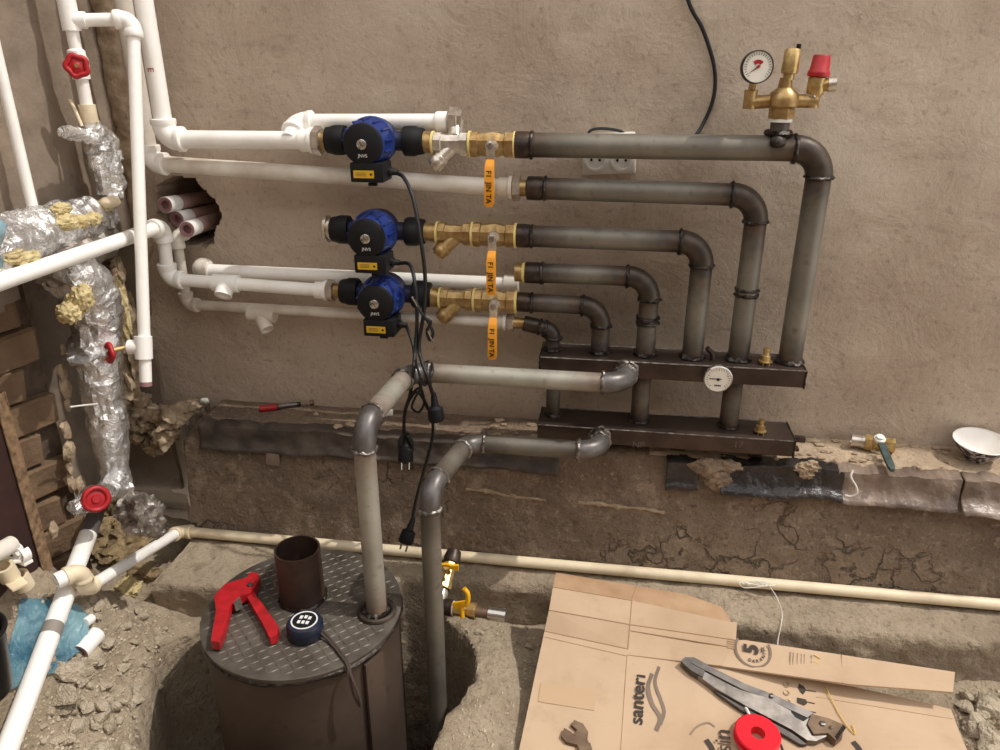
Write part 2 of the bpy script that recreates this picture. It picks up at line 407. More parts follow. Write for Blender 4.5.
# hole in the big wall
HP = [(70, 70), (150, 30), (240, 40), (262, 75), (300, 105), (350, 160), (360, 210), (325, 270), (325, 320), (290, 340), (170, 320), (160, 250), (80, 190), (75, 120)]
HP = [W(140+a/4.41, 170+b/4.41, 0) for a, b in HP]
def inpoly(x, z, P):
    c = False; k = len(P)
    for i in range(k):
        a, b = P[i], P[i-1]
        if (a.z > z) != (b.z > z) and x < (b.x-a.x)*(z-a.z)/(b.z-a.z)+a.x: c = not c
    return c
hx0, hx1 = min(p.x for p in HP)-.02, max(p.x for p in HP)+.02; hz0, hz1 = min(p.z for p in HP)-.02, max(p.z for p in HP)+.02
wx = coords(-1.24, 2.3, .004, .014, hx0, hx1); wz = coords(-.1, 2.2, .004, .014, hz0, hz1)
def wally(x, z):
    y = .006*fb(x, z, 2.5, 3)+.003*fb(x, z, 11, 7)
    if hx0 < x < hx1 and hz0 < z < hz1 and inpoly(x+.004*nz((x, z, 0), 70), z+.004*nz((x, z, 3), 70), HP): y += .22
    return y
MB().grid(lambda i, j: (wx[i], wally(wx[i], wz[j]), wz[j]), len(wx)-1, len(wz)-1).build('wall_back', 'plaster', None, 'rough tan plastered wall behind the pipework with a broken hole', None, None, 'structure', 60)
MB().box((.53, .36, 1.0), (3.6, .1, 2.4)).build('wall_core', 'mortar', None, 'masonry core behind the plastered wall', None, None, 'structure')
MB().grid(lambda i, j: (-2.0+i*.2, -3.0+.02*fb(i*.2, j*.2, 2, 5), -.1+j*.2), 26, 14).build('wall_blocker', 'side_plaster', None, 'unseen plastered wall added behind the viewer to block sky light', None, None, 'structure')  # added out of view to cut the frontal sky fill
# ledge (plinth) below the wall
PX0 = -1.07
def ledge(px_):
    def P(i, j):
        x = PX0+i*.012; t = j*.01; n1 = .006*fb(x, t, 6, 2)+.003*fb(x, t, 22, 4)
        if t < .16: y, z = .03-t, .375+n1*(.6 if t > .03 else .2)
        elif t < .18: y, z = -.13-(t-.16)*.7, .375-(t-.16)*.7
        else: y, z = -.144-(t-.18)*.14+n1*1.3, .361-(t-.18)
        if x < -1.03: z -= .04*sm(-1.03, PX0, x)*(1 if t < .2 else .3)
        return (x, y, z)
    return P
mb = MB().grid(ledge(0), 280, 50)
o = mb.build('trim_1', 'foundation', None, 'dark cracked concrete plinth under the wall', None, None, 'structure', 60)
o.data.materials.append(MATS['ledge_top']); o.data.materials.append(MATS['ledge_shaded'])
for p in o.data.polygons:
    if p.center.y > -.137 and p.center.z > .33: p.material_index = 1 if p.center.x+.25*fb(p.center.x, p.center.y, 6, 40) > .12 else 2  # left ledge faces take the painted-shade colour
MB().grid(lambda i, j: (PX0-.003*nz((i, j, 0), .3)-.004, .03-i*.02-.001*j, .36-j*.02), 9, 24).build('plinth_end', 'foundation', None, 'broken end of the concrete plinth in the dark corner', None, None, 'structure')
def fy(x): return -.335+.053*x+.092*sm(-.58, -.44, x)*sm(.16, .04, x)
def P(i, j):
    x = -1.06+i*.012; t = j*.01; n1 = .007*fb(x, t, 7, 12)+.004*fb(x, t, 24, 14); f = fy(x)+.012*fb(x, 0, 5, 31)
    L1 = -.17-f
    if t < L1: return (x, -.17-t, .058+n1*.8)
    if t < L1+.015: return (x, f-(t-L1)*.6, .058-(t-L1)*.7+n1*.6)
    return (x, f-.012+n1*1.2, .047-(t-L1-.015))
MB().grid(P, 280, 105).build('trim_2', 'footing', None, 'low concrete footing strip carrying the long floor pipe', None, None, 'structure', 60)
T1 = bpy.data.objects['trim_1']
for ln in (((466, 489), (486, 491), (506, 495), (528, 498), (546, 500)), ((578, 502), (600, 504), (622, 507), (645, 509), (664, 513))):
    q_ = catmull([W(a_, b_, -.163) for a_, b_ in ln], 8)
    MB().tube(q_, [.0035+.0035*abs(nz(p_, 40)) for p_ in q_], 8, True, False, None, .9, 120).build('mortar_ridge', 'rough_plaster', T1)
# left side wall with the recess and bricks
sy = coords(-2.6, .03, .012, .05, -.95, .1); sz_ = coords(-.2, 2.2, .012, .03, 0, 1.4)
def sidex(y, z):
    x = -1.2+.008*fb(y, z, 4, 21)+.004*fb(y, z, 16, 23)
    e = .03*fb(y, z, 6, 33)
    if z+e < .80 and -.42 < y < -.015+e*.3: x = -1.40+.012*fb(y, z, 9, 3)
    elif z+e < .76 and y <= -.40: x = -1.36
    return x
MB().grid(lambda i, j: (sidex(sy[i], sz_[j]), sy[i], sz_[j]), len(sy)-1, len(sz_)-1).build('wall_left', 'side_plaster', None, 'dark grey-brown side wall with its plaster broken off low down', None, None, 'structure', 60)
WL = bpy.data.objects['wall_left']
ba = math.radians(24); bd_ = V((-math.sin(ba), -math.cos(ba), 0)); bnrm = V((math.cos(ba), -math.sin(ba), 0))
bmesh_var = []
for k in range(5):
    bm = bmesh.new(); bmesh.ops.create_cube(bm, size=1); bmesh.ops.bevel(bm, geom=bm.edges[:], offset=.06, segments=1, affect='EDGES')
    for v in bm.verts: v.co = V((v.co.x*.10, v.co.y*(.122+.012*(k % 3)), v.co.z*.077))+V((nz(v.co, 3, k), nz(v.co, 3, k+9), nz(v.co, 3, k+20)))*.009
    me = bpy.data.meshes.new('brick'); bm.to_mesh(me); bm.free(); me.materials.append(MATS['brick']); bmesh_var.append(me)
for c in range(10):
    for q in range(4):
        o = bpy.data.objects.new('brick', random.choice(bmesh_var)); COL.objects.link(o); o.parent = WL
        s_ = .05+q*.137+(c % 2)*.05+random.uniform(-.012, .012)
        o.location = V((-1.2, -.405, .045+c*.078))+bd_*s_-bnrm*(.045+random.uniform(0, .014)); o.rotation_euler = (random.uniform(-.05, .05), random.uniform(-.05, .05), -ba+random.uniform(-.08, .08))
MB().grid(lambda i, j: V((-1.2, -.39, 0))+bd_*(i*.05)-bnrm*.028+V((0, 0, j*.05-.1)), 12, 18).build('mortar_bed', 'mortar', WL)
for k, (px, py, s_) in enumerate(((62, 372, 1), (66, 388, 1.2), (68, 405, .8), (66, 430, 1.1), (69, 450, 1.3), (70, 470, .8), (72, 484, 1), (80, 487, 1.3), (64, 350, .7), (53, 530, 1))):
    MB().lump(X(px, py, -1.185), (.008*s_, .012*s_, .02*s_), .5, 3, 2, k).build('plaster_flake', 'rough_plaster', WL, sharp=25)
# rough edge strip of the corner and broken lumps
def P(i, j):
    z = 2.2-j*.012; wd = .062+.014*fb(z, 0, 8, 4)
    if z < .86: wd *= max(.1, sm(.60, .86, z))
    x = -1.21+wd*i/6; b = math.sin(math.pi*i/6)**.5*.016 if 0 < i < 6 else -.02
    return (x, -b+.010*fb(x, z, 22, 8), z)
MB().grid(P, 6, 135).build('trim_3', 'rough_plaster', None, 'rough broken plaster edge running down the corner', None, None, 'structure', 60)
cr = MB()
for k, (px, py, y, a, b, c) in enumerate(((112, 300, -.05, .03, .03, .06), (128, 320, -.03, .022, .03, .09), (133, 350, -.03, .02, .03, .07), (128, 380, -.04, .03, .03, .07), (135, 405, -.05, .045, .04, .04), (150, 418, -.08, .05, .05, .03), (128, 425, -.06, .04, .04, .04), (140, 432, -.09, .035, .04, .025), (160, 425, -.1, .03, .03, .02), (116, 275, -.03, .02, .02, .05), (172, 417, -.1, .045, .05, .03), (186, 408, -.05, .03, .04, .018), (164, 436, -.13, .035, .03, .035), (155, 445, -.1, .03, .03, .03))):
    cr.lump(W(px, py, y), (a, b, c), .55, 4, 4, k)
cr.build('broken_plaster', 'rough_plaster', None, 'crumbling clods of plaster at the wall corner above the plinth', None, None, 'structure', 50)
# ------------------------------------------------------------------ pipe runs
def run(root, pts, r, mat, emat, R, er=1.08, beads=None, heat=0, ends=(0, 0), ncol=None, sock=None, pname='pipe', hl=.075):
    """straight pipes and elbows through the corner points; returns nothing, every piece is a part of root"""
    pts = [V(p) for p in pts]; a = pts[0]
    for i in range(1, len(pts)):
        if i < len(pts)-1:
            din, dout = pts[i]-pts[i-1], pts[i+1]-pts[i]
            p0, p1, A = arc(pts[i], din, dout, R)
        else: p0 = pts[i]; A = None
        (hpipe(a, p0, r, ends[0] if i == 1 else heat, heat if A else ends[1], 'steel' if mat == 'steel' else 'light', pname, root) if mat.startswith('steel') else MB().cyl(a, p0, r).build(pname, mat, root))
        if A:
            e = MB().tube(A, r*er, 20, True).build('elbow', emat, root)
            if beads:
                for c, d in ((A[0], din), (A[-1], dout)): bead(c, d, r*1.06, .0042, 'weld_bead', beads, e)
            if sock:
                for c, d in ((A[0], -din.normalized()), (A[-1], dout.normalized())):
                    MB().lathe(c, d, [(-.004, r*er), (0, r*er*1.1), (sock*.85, r*er*1.1), (sock, r*er*1.02)], 20).build('socket_collar', emat, e)
            a = p1
PY = -.11; SR = .0253
def row(px, py): return W(px, py, PY)
# ---- the welded steel manifold
UZ0, UZ1, UY0, UY1 = .570, .611, -.160, -.063
LZ0, LZ1, LY0, LY1 = .410, .450, -.180, -.082
ux0, ux1 = W(540, 352, UY0).x, .435; lx0, lx1 = W(538.5, 422, LY0).x, .431
MF = thing('steel_manifold', ((ux0+ux1)/2, PY, LZ0), 'welded dark steel heating manifold with two box headers and six bent riser pipes', 'manifold')
def header(x0, x1, y0, y1, z0, z1, lab):
    h = MB().box(((x0+x1)/2, (y0+y1)/2, (z0+z1)/2), (x1-x0, y1-y0, z1-z0), None, .003).build('header', 'header_steel', MF, lab)
    for x, d in ((x0, -1), (x1, 1)):      # welded end seam
        pts = [V((x, y, z)) for y, z in ((y0, z0), (y0, z1), (y1, z1), (y1, z0))]; ring = []
        for i in range(4):
            for k in range(10): ring.append(pts[i].lerp(pts[(i+1) % 4], k/10))
        MB().tube(ring, .0022, 6, False, True, None, .8, 150).build('end_seam', 'weld', h)
    for y, z in ((y0, z1), (y1, z1)):
        MB().tube([V((x0+(x1-x0)*k/20, y, z-.0006)) for k in range(21)], .0016, 6, True, False, None, .6, 90).build('lit_edge', 'weld_bright', h)  # bright strips stand in for sunlit highlights on the top edges
    return h
uh = header(ux0, ux1, UY0, UY1, UZ0, UZ1, 'upper dark steel box header')
lh = header(lx0, lx1, LY0, LY1, LZ0, LZ1, 'lower dark steel box header')
for px, py, cr_ in ((553, 400, .0165), (641, 398, .0212), (731, 405, .0212)):
    p = W(px, py, -.125); c = hpipe((p.x, -.122, LZ1), (p.x, -.122, UZ0), cr_, 1, 1, 'steel', 'connector_pipe', MF)
    bead((p.x, -.122, LZ1+.002), (0, 0, 1), cr_, .0042, 'weld_bead', 'weld', c); bead((p.x, -.122, UZ0-.002), (0, 0, 1), cr_, .0042, 'weld_bead', 'weld', c)
def riser(sx, cx, r=SR, R=.055, label=None):
    p0, pc = row(*sx), row(*cx); pc = V((pc.x, PY, pc.z)); pb = V((pc.x, PY, UZ1))
    d = (pc-p0).normalized(); a, b, A = arc(pc, d, V((0, 0, -1)), R)
    rp = hpipe(p0, a, r, .9, .95, 'steel', 'riser_pipe', MF, label)
    e = MB().tube(A, r*1.07, 20).build('elbow', 'elbow_steel', rp)
    bead(A[0], d, r*1.03, .0042, 'weld_bead', 'weld', rp); bead(A[-1], (0, 0, -1), r*1.03, .0042, 'weld_bead', 'weld', rp)
    if (b-pb).z > .005: hpipe(b, pb, r, .9, .9, 'steel', 'drop_pipe', rp)
    bead(pb+V((0, 0, .003)), (0, 0, 1), r*1.02, .006, 'weld_bead', 'weld', rp)
    s0 = p0-d*.034
    MB().lathe(s0, d, [(0, r*.9), (0, r*1.05), (.004, r*1.1), (.030, r*1.1), (.036, r*1.0)], 22).build('threaded_socket', 'socket_steel', rp)
    bead(p0+d*.004, d, r*1.03, .0035, 'weld_bead', 'weld', rp)
    return rp, s0, d, pc
RA = riser((530, 145), (823, 149)); RB = riser((543, 188.5), (759, 195.5), .0232); RC = riser((530, 236), (704, 242.5), .0236, .05)
RD = riser((540, 273), (651, 277), .0218, .05); RE_ = riser((530, 302.5), (602, 306.5), .0205, .045); RF = riser((538, 326.5), (553, 330), .0165, .022)
for rr_, zz in ((RB, .762), (RD, .688)):
    bead((rr_[3].x, PY, zz), (0, 0, 1), .0228, .0042, 'weld_bead', 'weld', rr_[0]); bead((rr_[3].x, PY, zz+.012), (0, 0, 1), .0226, .004, 'weld_bead', 'weld', rr_[0])
# spare brass nipple on the fourth riser
s0, d = RD[1], RD[2]
MB().hollow(s0-d*.022, d, .02, .021, .016).build('threaded_nipple', 'old_brass', MF, 'open brass nipple'); MB().lathe(s0-d*.006, d, [(0, .0215), (.006, .0235), (.008, .0215)], 20).build('thread_seal', 'teflon', MF)
# small plugs, pins and the bracket stub
for px, py, y, s_ in ((766, 357, -.13, 1.0), (760.5, 429, -.15, .9)):
    z = UZ1 if s_ == 1.0 else LZ1; p = W(px, py, y); p = V((p.x, y, z))
    v_ = MB().lathe(p, (0, 0, 1), [(0, .015*s_), (.008*s_, .015*s_), (.009*s_, .011*s_), (.02*s_, .011*s_), (.022*s_, .007*s_), (.028*s_, .006*s_), (.03*s_, .008*s_), (.037*s_, .008*s_), (.038*s_, .004*s_)], 16).build('drain_plug', 'brass', MF, 'small brass plug')
    MB().lathe(p, (0, 0, 1), [(0, .017*s_), (.006*s_, .017*s_)], 6).build('hex_base', 'socket_steel', v_)
p = W(712, 352, -.12); MB().tube([V((p.x+.004, -.12, UZ1)), V((p.x, -.12, UZ1+.016)), V((p.x-.012, -.125, UZ1+.028))], .006, 10).build('bent_pin', 'elbow_steel', MF)
MB().box((lx1+.008, -.13, LZ0+.022), (.05, .014, .012), None, .001).build('bracket_stub', 'socket_steel', MF)
MB().box((lx1+.002, -.14, LZ0+.002), (.035, .02, .006), None, .001).build('bracket_stub', 'socket_steel', MF)
for x in (lx0+.06, lx1-.07): MB().box((x, -.065, .3925), (.03, .13, .036), None, .002).build('support_foot', 'socket_steel', MF)
# chalk marks on the lower header
for px, t in ((632, 'NP'), (733, '17')):
    text_mesh(t, .022, W(px, 447, LY0-.0005), (1, 0, 0), (0, 0, 1), 'chalk', 'chalk_mark', lh)
# thermometer
p = W(718, 379, UY0-.02); TH = thing('dial_thermometer', p-V((0, 0, .03)), 'round white dial thermometer on the front of the upper manifold header', 'thermometer')
MB().lathe(p+V((0, .02, 0)), (0, -1, 0), [(0, .008), (.012, .008), (.012, .031), (.022, .031), (.024, .029), (.0215, .0285)], 32).build('case', 'chrome', TH)
fc = MB().lathe(p+V((0, .0, 0)), (0, -1, 0), [(0, .0285), (.0022, .0285)], 32).build('dial_face', 'dial', TH)
tk = MB()
for k in range(21):
    a = math.radians(225-270*k/20); d_ = V((math.cos(a), 0, math.sin(a))); L = .005 if k % 5 == 0 else .003
    tk.box(p+V((0, -.0026, 0))+d_*(.025-L/2), (L, .0006, .0009), Matrix.Rotation(-a, 3, 'Y'))
tk.build('scale_marks', 'ink', fc)
MB().box(p+V((-.006, -.0035, .001)), (.026, .001, .0016)).build('pointer', 'black_plastic', TH); MB().lathe(p+V((0, -.002, 0)), (0, -1, 0), [(0, .003), (.003, .003)], 12).build('pointer_hub', 'black_plastic', TH)
for k in range(4): MB().box(p+V((-.0055+.0037*k, -.0026, -.0145)), (.0028, .0006, .0036)).build('dial_print', 'ink', fc)

# ---- safety group on top of the long riser
q = row(777, 147); SG = thing('safety_group', q+V((0, 0, .02)), 'brass boiler safety group with pressure gauge, air vent and red-capped relief valve', 'safety valve')
qt = q.z
hpipe(q, (q.x, PY, qt+.058), .0185, .6, .8, 'steel', 'weld_stub', MF); bead((q.x, PY, qt+.026), (0, 0, 1), .021, .006, 'weld_bead', 'weld', MF)
MB().lump((q.x-.004, PY-.026, qt+.012), (.016, .01, .012), .2, 2, 3, 4).build('weld_blob', 'weld', MF)
MB().lathe((q.x, PY, qt+.048), (0, 0, 1), [(0, .019), (0, .022), (.006, .022), (.007, .019)], 20).build('seal_tape', 'thread', SG)
MB().lathe((q.x, PY, qt+.054), (0, 0, 1), [(0, .0245), (.024, .0245), (.026, .022)], 6, ph=.3).build('hex_base', 'old_brass', SG)
zb = qt+.088
pl = W(750.5, 97, PY); pr = W(813, 100, PY)
bb = MB().lathe((q.x, PY, zb-.016), (0, 0, 1), [(0, .022), (.006, .029), (.018, .0305), (.03, .026), (.040, .014), (.056, .0115), (.058, .0115)], 22)
bb.tube([V((pl.x, PY, zb-.004)), V((q.x, PY, zb)), V((pr.x+.008, PY, zb-.001))], .0128, 16)
bb.lathe((pl.x, PY, zb-.016), (0, 0, 1), [(0, .010), (0, .0128), (.034, .0128), (.036, .011)], 16)
bb.lathe((pr.x, PY, zb-.013), (0, 0, 1), [(0, .0125), (.02, .0125), (.022, .0115)], 16); bb.build('body', 'old_brass', SG)
MB().lathe((q.x+.004, PY, zb+.038), (.03, 0, 1), [(0, .0105), (.010, .0105), (.012, .0155), (.016, .0165), (.052, .0155), (.056, .013), (.057, .005)], 20).build('air_vent', 'brass', SG)
MB().lathe((q.x+.015, PY, zb+.09), (.03, 0, 1), [(0, .004), (.006, .0045), (.012, .0045), (.0125, .003)], 12).build('vent_cap', 'black_plastic', SG)
pg = W(757, 67, PY-.02); ga = V((.12, -1, .04)).normalized()
MB().cyl((pl.x, PY, zb+.018), pg+V((0, .014, -.02)), .007).build('gauge_stem', 'old_brass', SG)
gg = MB().lathe(pg+ga*-.012, ga, [(0, .026), (.004, .0305), (.018, .0305), (.02, .029), (.016, .0275)], 32).build('pressure_gauge', 'wrench_dark', SG, 'round pressure gauge with a red needle')
MB().lathe(pg+ga*.003, ga, [(0, .0283), (.002, .0283)], 32).build('dial_face', 'dial', gg)
u_ = V((1, .12, 0)).normalized(); v_ = V((0, 0, 1)); tk = MB()
for k in range(25):
    a = math.radians(225-270*k/24); d_ = u_*math.cos(a)+v_*math.sin(a); c = pg+ga*.0055+d_*.0235; tk.box(c, (.005, .0006, .0009), Matrix.Rotation(-a, 3, 'Y'))
tk.build('scale_marks', 'ink', gg)
a_ = MB(); d_ = (u_*-.8-v_*.6).normalized(); c = pg+ga*.0065; a_.prism([c+d_*.024, c+d_.cross(ga)*.0014, c-d_*.006, c-d_.cross(ga)*.0014], ga*.0008); a_.build('needle', 'ink', gg)
sec = [pg+ga*.0058+(u_*math.cos(math.radians(t))+v_*math.sin(math.radians(t)))*rr for t, rr in [(t, .013) for t in range(40, 141, 10)]+[(t, .006) for t in range(140, 39, -20)]]
MB().prism(sec, ga*.0004).build('red_sector', 'red', gg); MB().prism([c+ga*.001+d_.cross(ga)*.0025*s1+d_*s2 for s1, s2 in ((1, -.004), (1, .003), (-1, .003), (-1, -.004))], ga*.0006).build('needle_hub', 'red', gg)
sv = MB().lathe((pr.x+.001, PY, zb+.008), (.06, 0, 1), [(0, .0125), (.004, .0155), (.016, .0175), (.034, .0175), (.036, .015)], 20)
sv.cyl((pr.x+.004, PY-.002, zb+.028), (pr.x+.03, PY-.006, zb+.030), .0125); sv.build('relief_valve', 'brass', SG)
MB().hollow((pr.x+.036, PY-.007, zb+.031), (-1, .1, -.1), .014, .014, .009).build('outlet', 'nickel', SG)
MB().lathe((pr.x-.002, PY, zb+.0075), (0, 0, 1), [(0, .0145), (.005, .0145)], 6).build('lock_nut', 'nickel', SG)
MB().lathe((pr.x+.003, PY, zb+.044), (.05, 0, 1), [(0, .0205), (.006, .0215), (.01, .0205), (.012, .0185), (.036, .0165), (.039, .0145)], 12).build('red_cap', 'red', SG, 'red ribbed relief cap')

# ---- ball valves, strainers and pumps (each built once, then copied)
def make_valve():
    t = thing('ball_valve', (0, 0, 0), '', 'valve', 'brass ball valves with orange levers')
    MB().lathe((-.048, 0, 0), (1, 0, 0), [(0, .024), (.0, .0275), (.016, .0275), (.018, .024), (.03, .0255), (.048, .028), (.06, .026), (.066, .0235), (.072, .0235), (.074, .0272), (.092, .0272), (.092, .024)], 8, ph=math.pi/8).build('body', 'old_brass', t)
    MB().lathe((.092-.048, 0, 0), (1, 0, 0), [(0, .022), (0, .0276), (.005, .0276), (.005, .022)], 20, False).build('thread_seal', 'teflon', t)
    MB().lathe((-.053, 0, 0), (1, 0, 0), [(0, .022), (0, .0276), (.005, .0276), (.005, .022)], 20, False).build('thread_seal', 'teflon', t)
    MB().lathe((0, -.022, 0), (0, -1, 0), [(0, .014), (.01, .012), (.02, .011), (.021, .008), (.03, .008)], 16).build('stem', 'nickel', t)
    MB().lathe((0, -.044, 0), (0, -1, 0), [(0, .0095), (.007, .0095), (.008, .007)], 6).build('stem_nut', 'chrome', t)
    MB().box((0, -.043, -.012), (.019, .003, .036), None, .001).build('lever_plate', 'nickel', t)
    l = MB()
    prof = [(-.026, -.043, .0085), (-.034, -.05, .009), (-.042, -.056, .0098), (-.112, -.060, .0104), (-.118, -.060, .009), (-.121, -.060, .005)]
    l.ring_surf([[V((x*h, y+dy, z)) for x, dy in ((-1, -.0035), (1, -.0035), (1, .0035), (-1, .0035))] for z, y, h in prof]); lv = l.build('lever', 'orange', t, 'orange sleeve lever')
    text_mesh('F1  JIN TA', .0155, (-.0055, -.0602, -.046), (0, -.04, -1), (1, 0, 0), 'dark_ink', 'lever_lettering', lv, bold=.0004, lift=.004)
    return t
def make_strainer(mat):
    t = thing('strainer', (0, 0, 0), '', 'strainer', 'strainers between the pumps and valves')
    MB().lathe((-.036, 0, 0), (1, 0, 0), [(0, .022), (0, .0255), (.015, .0255), (.016, .022), (.024, .0205), (.048, .0205), (.056, .022), (.057, .0255), (.072, .0255), (.072, .022)], 8, ph=math.pi/8).build('body', mat, t)
    d = V((-.62, -.28, -.62)).normalized(); o = V((.004, 0, -.004))
    MB().lathe(o, d, [(0, .0165), (.034, .0165), (.036, .0185), (.042, .0185)], 20).build('branch', mat, t)
    MB().lathe(o+d*.042, d, [(0, .0175), (.004, .0185), (.016, .0178), (.018, .0165), (.018, .012), (.022, .011)], 20).build('screen_cap', mat, t)
    MB().lathe((-.042, 0, 0), (1, 0, 0), [(0, .021), (0, .026), (.005, .026), (.005, .021)], 20, False).build('thread_seal', 'teflon', t)
    return t
def make_pump():
    t = thing('circulation_pump', (0, 0, 0), '', 'pump', 'blue circulation pumps')
    b = MB().lathe((-.075, 0, 0), (1, 0, 0), [(0, .021), (.03, .021), (.05, .030), (.1, .030), (.12, .021), (.15, .021)], 20)
    b.lathe((0, .028, 0), (0, -1, 0), [(0, .03), (.01, .047), (.04, .05), (.046, .05)], 28); b.build('volute', 'pump_dark_blue', t)
    h = MB().lathe((0, -.016, 0), (0, -1, 0), [(0, .052), (.012, .052), (.014, .047), (.062, .044), (.066, .042)], 32).build('motor_housing', 'pump_blue', t, 'bright blue motor housing')
    for k in range(9):
        a = math.radians(-20+k*27.5); d_ = V((math.cos(a), 0, math.sin(a)))
        MB().box(V((0, -.052, 0))+d_*.046, (.007, .044, .0035), Matrix.Rotation(-a, 3, 'Y'), .001).build('cooling_rib', 'pump_blue', h)
    for a in (35, 145, 215, 325):
        a = math.radians(a); MB().lathe(V((math.cos(a)*.046, -.024, math.sin(a)*.046)), (0, -1, 0), [(0, .005), (.008, .005), (.008, .002)], 10).build('bolt', 'chrome', h)
    f = MB().lathe((0, -.08, 0), (0, -1, 0), [(0, .0425), (.008, .0415), (.01, .039)], 32).build('face_plate', 'black_plastic', t, 'round black name plate')
    sc = MB().lathe((0, -.09, 0), (0, -1, 0), [(0, .0105), (.004, .0105), (.005, .009)], 20).build('vent_screw', 'chrome', t, 'silver vent screw')
    MB().box((0, -.0952, 0), (.012, .0006, .0018), Matrix.Rotation(.9, 3, 'Y')).build('screw_slot', 'ink', sc)
    text_mesh('JNVS', .0095, (0, -.0901, -.026), (1, 0, 0), (0, 0, 1), 'white_print', 'plate_lettering', f, align='CENTER')
    tb = MB().box((.006, -.058, -.057), (.072, .066, .040), None, .004).build('terminal_box', 'black_plastic', t)
    yl = MB().box((.0, -.0915, -.060), (.044, .001, .0155)).build('rating_label', 'yellow_label', tb, 'yellow rating label')
    MB().lathe((.016, -.092, -.06), (0, -1, 0), [(0, .0028), (.0006, .0028)], 12).build('label_dot', 'ink', tb)
    for z in (-.057, -.060, -.063): MB().box((-.006, -.0922, z), (.022, .0004, .0008)).build('label_line', 'ink', tb)
    MB().lathe((.04, -.05, -.058), (1, 0, -.1), [(0, .010), (.008, .010), (.01, .0075), (.022, .006)], 14).build('cable_gland', 'black_rubber', t)
    MB().box((.012, -.07, -.083), (.018, .012, .006), None, .001).build('box_clip', 'black_plastic', t)
    for s in (-1, 1):
        pr_ = [(0, .024), (0, .031), (.006, .0325), (.024, .0325), (.03, .03), (.042, .028), (.044, .023)]
        MB().lathe((s*.066, 0, 0), (s, 0, 0), pr_, 10, True).build('union_nut', 'black_plastic', t)
    return t
vp = make_valve(); sp = make_strainer('old_brass'); pp = make_pump()
sn = make_strainer('nickel')
slots = [(491.5, 143, RA), (491.5, 235, RC), (491.5, 301, RE_)]
vlab = ['brass ball valve with orange lever on the topmost pump line', 'brass ball valve with orange lever beside the middle pump line', 'brass ball valve with orange lever on the lowest pump line']
slab = ['silver nickel strainer between the topmost pump and its ball valve', 'brass strainer right of the middle pump', 'brass strainer right of the lowest pump']
plab = ['blue pump with black face on the topmost pipe, beside white bypass', 'middle blue pump with its left union open, no pipe attached', 'lowest blue pump, joined to a white plastic pipe at left']
ppx = [(375, 140.5), (378, 230.5), (386, 293)]; spx = [(446, 141.5), (446, 232.5), (446, 298)]
PUMPS = []
for i in range(3):
    v_ = vp if i == 0 else copy_tree(vp); s0 = slots[i][2][1]; v_.location = s0-V((.044, 0, 0)); v_['label'] = vlab[i]
    vx = v_.location.x
    s_ = sn if i == 0 else (sp if i == 1 else copy_tree(sp)); s_['label'] = slab[i]; s_.location = V((vx-.048-.043, PY, s0.z))
    p_ = pp if i == 0 else copy_tree(pp); p_['label'] = plab[i]
    p_.location = V((row(*ppx[i]).x, PY, row(*ppx[i]).z)); PUMPS.append(p_)
    if i == 1:
        c = p_.location-V((.118, 0, 0)); MB().hollow(c, (1, 0, 0), .02, .026, .02).build('open_union', 'nickel', p_, 'open silver union end'); MB().hollow(c-V((.004, 0, 0)), (1, 0, 0), .006, .031, .021).build('union_flange', 'nickel', p_)
    a = p_.location+V((.105, 0, 0)); b = s_.location-V((.04, 0, 0))
    if (b-a).x > 0: MB().cyl(a, b, .0215).build('threaded_nipple', 'old_brass', s_)

# ---- white plastic pipework
def union(parent, p, d, r, mat='white_plastic'):
    d = V(d).normalized()
    u = MB().lathe(p, d, [(0, r*1.28), (.02, r*1.28), (.022, r*1.5), (.03, r*1.5)], 22).build('union_socket', mat, parent)
    MB().lathe(p+d*.03, d, [(0, r*1.45), (.002, r*1.68), (.016, r*1.68), (.018, r*1.4)], 6, ph=.4).build('union_nut', 'nickel', u)
    MB().lathe(p+d*.048, d, [(0, r*1.1), (.012, r*1.1)], 20).build('union_tail', 'old_brass', u)
PR = .019
# supply run A: down the wall, then right to the top pump
cA = row(166, 139); eA = V((row(304, 140.5).x, PY, row(304, 140.5).z))
T = thing('plastic_pipe', cA, 'thick white plastic pipe coming down the wall and turning right to the topmost pump', 'pipe')
run(T, [V((cA.x, PY, 1.95)), cA, eA], .0195, 'white_plastic', 'white_plastic', .032, 1.3, sock=.012)
union(T, eA-V((.006, 0, 0)), (1, 0, 0), .019)
text_mesh('E', .02, V((cA.x-.004, PY-.0196, 1.22)), (0, 0, -1), (1, 0, 0), 'red', 'pipe_print', T)
# bypass above it
y2 = -.065; a = W(297, 122, y2); b = W(438, 122, y2)
T = thing('plastic_pipe', a, 'short white plastic bypass pipe behind the topmost pump', 'pipe')
run(T, [V((a.x, PY-.01, a.z-.034)), V((a.x, y2, a.z)), b], .0175, 'white_plastic', 'white_plastic', .028, 1.3, sock=.01)
MB().lathe(b-V((.004, 0, 0)), (1, 0, 0), [(0, .021), (.004, .0225), (.026, .0225), (.028, .019)], 20).build('union_socket', 'white_plastic', T)
MB().lathe(b+V((.024, 0, 0)), (1, 0, 0), [(0, .028), (.003, .031), (.02, .031), (.022, .027), (.03, .026)], 6, ph=.5).build('union_nut', 'nickel', T)
MB().cyl(b+V((.04, 0, 0)), V((b.x+.042, PY+.02, RA[1].z+.01)), .017).build('union_tail', 'nickel', T)
